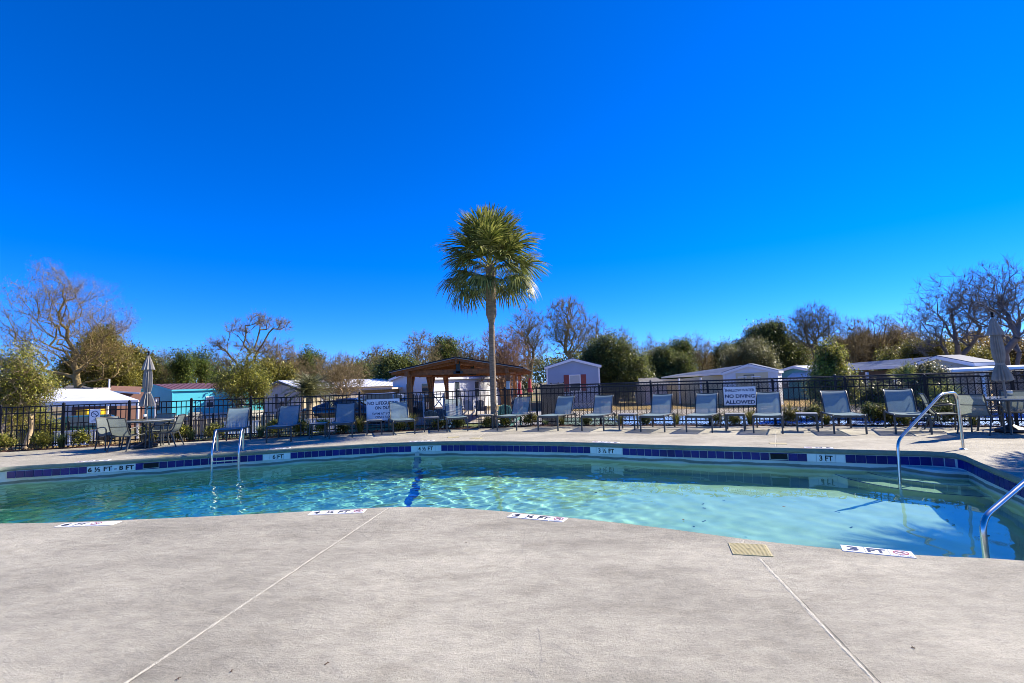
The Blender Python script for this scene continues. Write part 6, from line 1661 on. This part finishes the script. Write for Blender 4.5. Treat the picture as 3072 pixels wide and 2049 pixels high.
for i, (px, ty, hw, bk, lab) in enumerate(((1880, 985, 40, 'grey', "fine bare tree rising behind the right shoulder of the broad dark evergreen"), (1955, 1012, 32, 'grey', "small airy bare tree behind the rounded evergreens, left one"), (2395, 985, 40, 'brown', "airy bare tree between the live oak and the fan-shaped bare tree"), (1340, 1000, 45, 'brown', "airy bare tree behind the gazebo ridge pine"),
        (1045, 1062, 50, 'brown', "airy bare tree behind the right side of the crape myrtle"), (880, 1040, 42, 'grey', "airy bare tree left of the cluster-topped pine"), (2745, 930, 55, 'blue', "airy bare tree just left of the large spreading one at the right"), (480, 1050, 45, 'grey', "airy bare tree in the gap left of the tall thin pine"))):
    tr('bare_tree', lab, 'bare tree', px, 57 + i, ty, hw, ntips=260, bark=bk, r_trunk=.14, r_tip=.009, twig=(5, .8, .009), seed=120 + i, low=.25, up=.5, group=GD)
# distant woods closing the horizon
rngw = np.random.default_rng(99)
def woods(name, label, px0, px1, Y_, top_fn, leafk, n, seed):
    rng = np.random.default_rng(seed); C = []
    for i in range(n):
        px = rng.uniform(px0, px1); Yq = Y_ + rng.uniform(-4, 6); ty = top_fn(px) + rng.uniform(0, 1) ** 1.6 * 75
        p = P(px, ty, Yq)
        if p.z > -1: C.append(p[:])
    C = np.array(C); V, F = leaf_quads(rng, C, 14, .55, .55)
    me = np_mesh(name, V, F, rng.choice([0, 1, 2], len(F)))
    for m_ in M_leaf[leafk]: me.materials.append(m_)
    o = link_mesh(name, me); tag(o, label, None, None, 'stuff'); return o
def topf(px): return 1085 - .0334 * (px - 1536) * .9 + 14 * math.sin(px * .021) + 9 * math.sin(px * .053 + 1)
woods('far_woods', None, -250, 1150, 84, topf, 'olive', 2600, 1)
woods('far_woods', None, 1050, 2250, 84, topf, 'dark', 2300, 2)
woods('far_woods', None, 2150, 3350, 84, lambda p: topf(p) - 18, 'rust', 2600, 3)

# ================================================================ PLANTING IN THE BED
def grass_clump(label, s, d, h, n, seed, mats, group):
    rng = np.random.default_rng(seed); x, y, a = fpos(s, d); t = thing('grass_clump', label, 'ornamental grass', (x, y, .02), 0, group)
    V, F = [], []
    for i in range(n):
        az = rng.uniform(0, 6.28); r0 = rng.uniform(0, .07); out_ = rng.uniform(.15, .75) * h; hh = h * rng.uniform(.55, 1.0); w = .006
        c, s_ = math.cos(az), math.sin(az); k0 = len(V); ts = (0, .35, .7, 1.0)
        for q_ in ts:
            rr_ = r0 + out_ * q_ ** 1.8; z = hh * (q_ * 1.35 - .5 * q_ * q_) ; ww = w * (1 - q_ * .85)
            V += [(c * rr_ - s_ * ww, s_ * rr_ + c * ww, z), (c * rr_ + s_ * ww, s_ * rr_ - c * ww, z)]
        for j in range(3): F.append((k0 + 2 * j, k0 + 2 * j + 1, k0 + 2 * j + 3, k0 + 2 * j + 2))
    me = np_mesh('blades', V, F, rng.choice([0, 1, 2], len(F)))
    link_mesh('blades', me, t, mats)
M_gr = [LEAF("grass_blade", (.17, .19, .04), .4), LEAF("straw_blade", (.34, .30, .09), .4), LEAF("dark_blade", (.05, .075, .02), .3)]
M_gr2 = [LEAF("blue_green_blade", (.10, .15, .07), .4), LEAF("green_blade", (.18, .25, .08), .4), LEAF("deep_green_blade", (.03, .05, .02), .3)]  # three blade tones, dealt out at random
GG = 'grass clumps in the mulch bed'
for i, (px, d, h, n, mt, lab) in enumerate(((192, .12, .50, 260, M_gr2, "fluffy green grass clump in the bed left of the left dining chairs"), (578, .12, .42, 220, M_gr2, "dark green grass clump right of the left dining set"), (785, .12, .45, 220, M_gr2, "dark grass clump between the first two loungers"),
      (1082, .12, .62, 330, M_gr, "tall spiky grass left of the NO LIFEGUARD sign"), (1237, .12, .62, 340, M_gr, "big golden-green grass below the gazebo's left post"), (930, .10, .35, 160, M_gr2, "small dark grass clump behind the table of the second lounger"),
      (1688, .12, .34, 200, M_gr, "small grass clump behind the lounger below the blue-grey house"), (1862, .10, .40, 220, M_gr, "grass clump beside the table of the two neighbouring loungers"), (2030, .12, .42, 240, M_gr, "grass clump between the two neighbouring loungers"), (2252, .12, .52, 300, M_gr, "yellowish grass clump under the right end of the SHALLOW WATER sign"),
      (2478, .10, .40, 220, M_gr, "grass clump behind the table farthest right"), (2715, .12, .34, 200, M_gr, "grass clump behind the rightmost lounger"), (2915, .12, .42, 220, M_gr, "grass clump behind the right dining chairs"), (1640, .1, .2, 90, M_gr2, "tiny grass tuft at the chain link corner"))):
    grass_clump(lab, f_of(px), d, h, n, 200 + i, mt, GG)
def shrub(label, s, d, h, w, seed, leaf, n=70, size=.06, group='young shrubs in the mulch bed'):
    x, y, a = fpos(s, d)
    tree('young_shrub', label, 'shrub', (x, y), [(0, 0, h * .6, w, w, h * .42)], h * .12, ntips=n, bark='brown', leaf=leaf, r_trunk=.012, r_tip=.003, twig=(2, .10, .002), leafspec=(5, .035, size), seed=seed, multi=4, spread=.5, step=.08, zb=0.0, group=group)
for i, (px, d, h, w, lf_, lab) in enumerate(((20, .15, .40, .25, 'bright', "green shrub in the bed at the left edge"), (140, .15, .42, .24, 'bright', "light green shrub left of the fluffy grass clump"), (250, .15, .42, .22, 'bright', "light green shrub behind the leftmost dining chair"), (448, .15, .42, .24, 'bright', "yellow-green shrub behind the left patio table"), (548, .12, .45, .22, 'bright', "light green shrub right of the left dining set"),
      (648, .15, .42, .24, 'bright', "light green shrub left of the pool ladder"), (830, .15, .45, .22, 'bright', "light green shrub right of the first lounger"), (905, .15, .42, .22, 'bright', "light green shrub right of the second lounger"), (970, .15, .40, .20, 'bright', "light green shrub left of the head-on lounger"), (1030, .12, .30, .18, 'dark', "dark shrub behind the head-on lounger"),
      (1200, .12, .26, .22, 'bright', "low leafy shrub under the NO LIFEGUARD sign's right end"), (1318, .12, .26, .20, 'bright', "small shrub behind the gazebo lounger's left side"), (1375, .12, .26, .18, 'dark', "dark small shrub behind the gazebo lounger"), (1465, .15, .26, .16, 'bright', "small shrub left of the palm's foot"), (1515, .12, .30, .20, 'bright', "small green shrub right of the palm's foot"),
      (1590, .12, .36, .26, 'olive', "brownish shrub left of the chain link corner"), (1760, .12, .20, .16, 'dark', "tiny dark shrub near the two neighbouring loungers' left end"), (1935, .1, .22, .16, 'dark', "tiny shrub behind the first neighbouring lounger"), (2150, .12, .30, .22, 'dark', "leafy shrub left of the SHALLOW WATER sign's table"), (2205, .1, .24, .16, 'olive', "thin shrub behind the SHALLOW WATER sign's table"),
      (2372, .12, .42, .22, 'olive', "thin leafy shrub right of the SHALLOW WATER sign"), (2442, .12, .52, .22, 'dark', "upright shrub with dark leaves behind the table farthest right"), (2620, .12, .52, .22, 'dark', "dark upright shrub between the last two loungers"), (2655, .12, .45, .22, 'olive', "sparse shrub left of the rightmost lounger"), (2840, .12, .55, .28, 'dark', "dark-leaved shrub behind the handrail"), (2690, .12, .3, .2, 'bright', "low green shrub under the rightmost lounger"))):
    shrub(lab, f_of(px), d, h, w, 300 + i, lf_, n=60 if h > .35 else 40)
# low edging stones at the left
tag(MB().box(0, 0, 0, .38, .18, .10, .03).build('edging_stone', MAT("tan_stone", (.42, .36, .20), .9)), "tan edging stone lying on the bed beside the left dining chairs", 'stone').location = (G(262, 1337).x, G(262, 1337).y, .02)
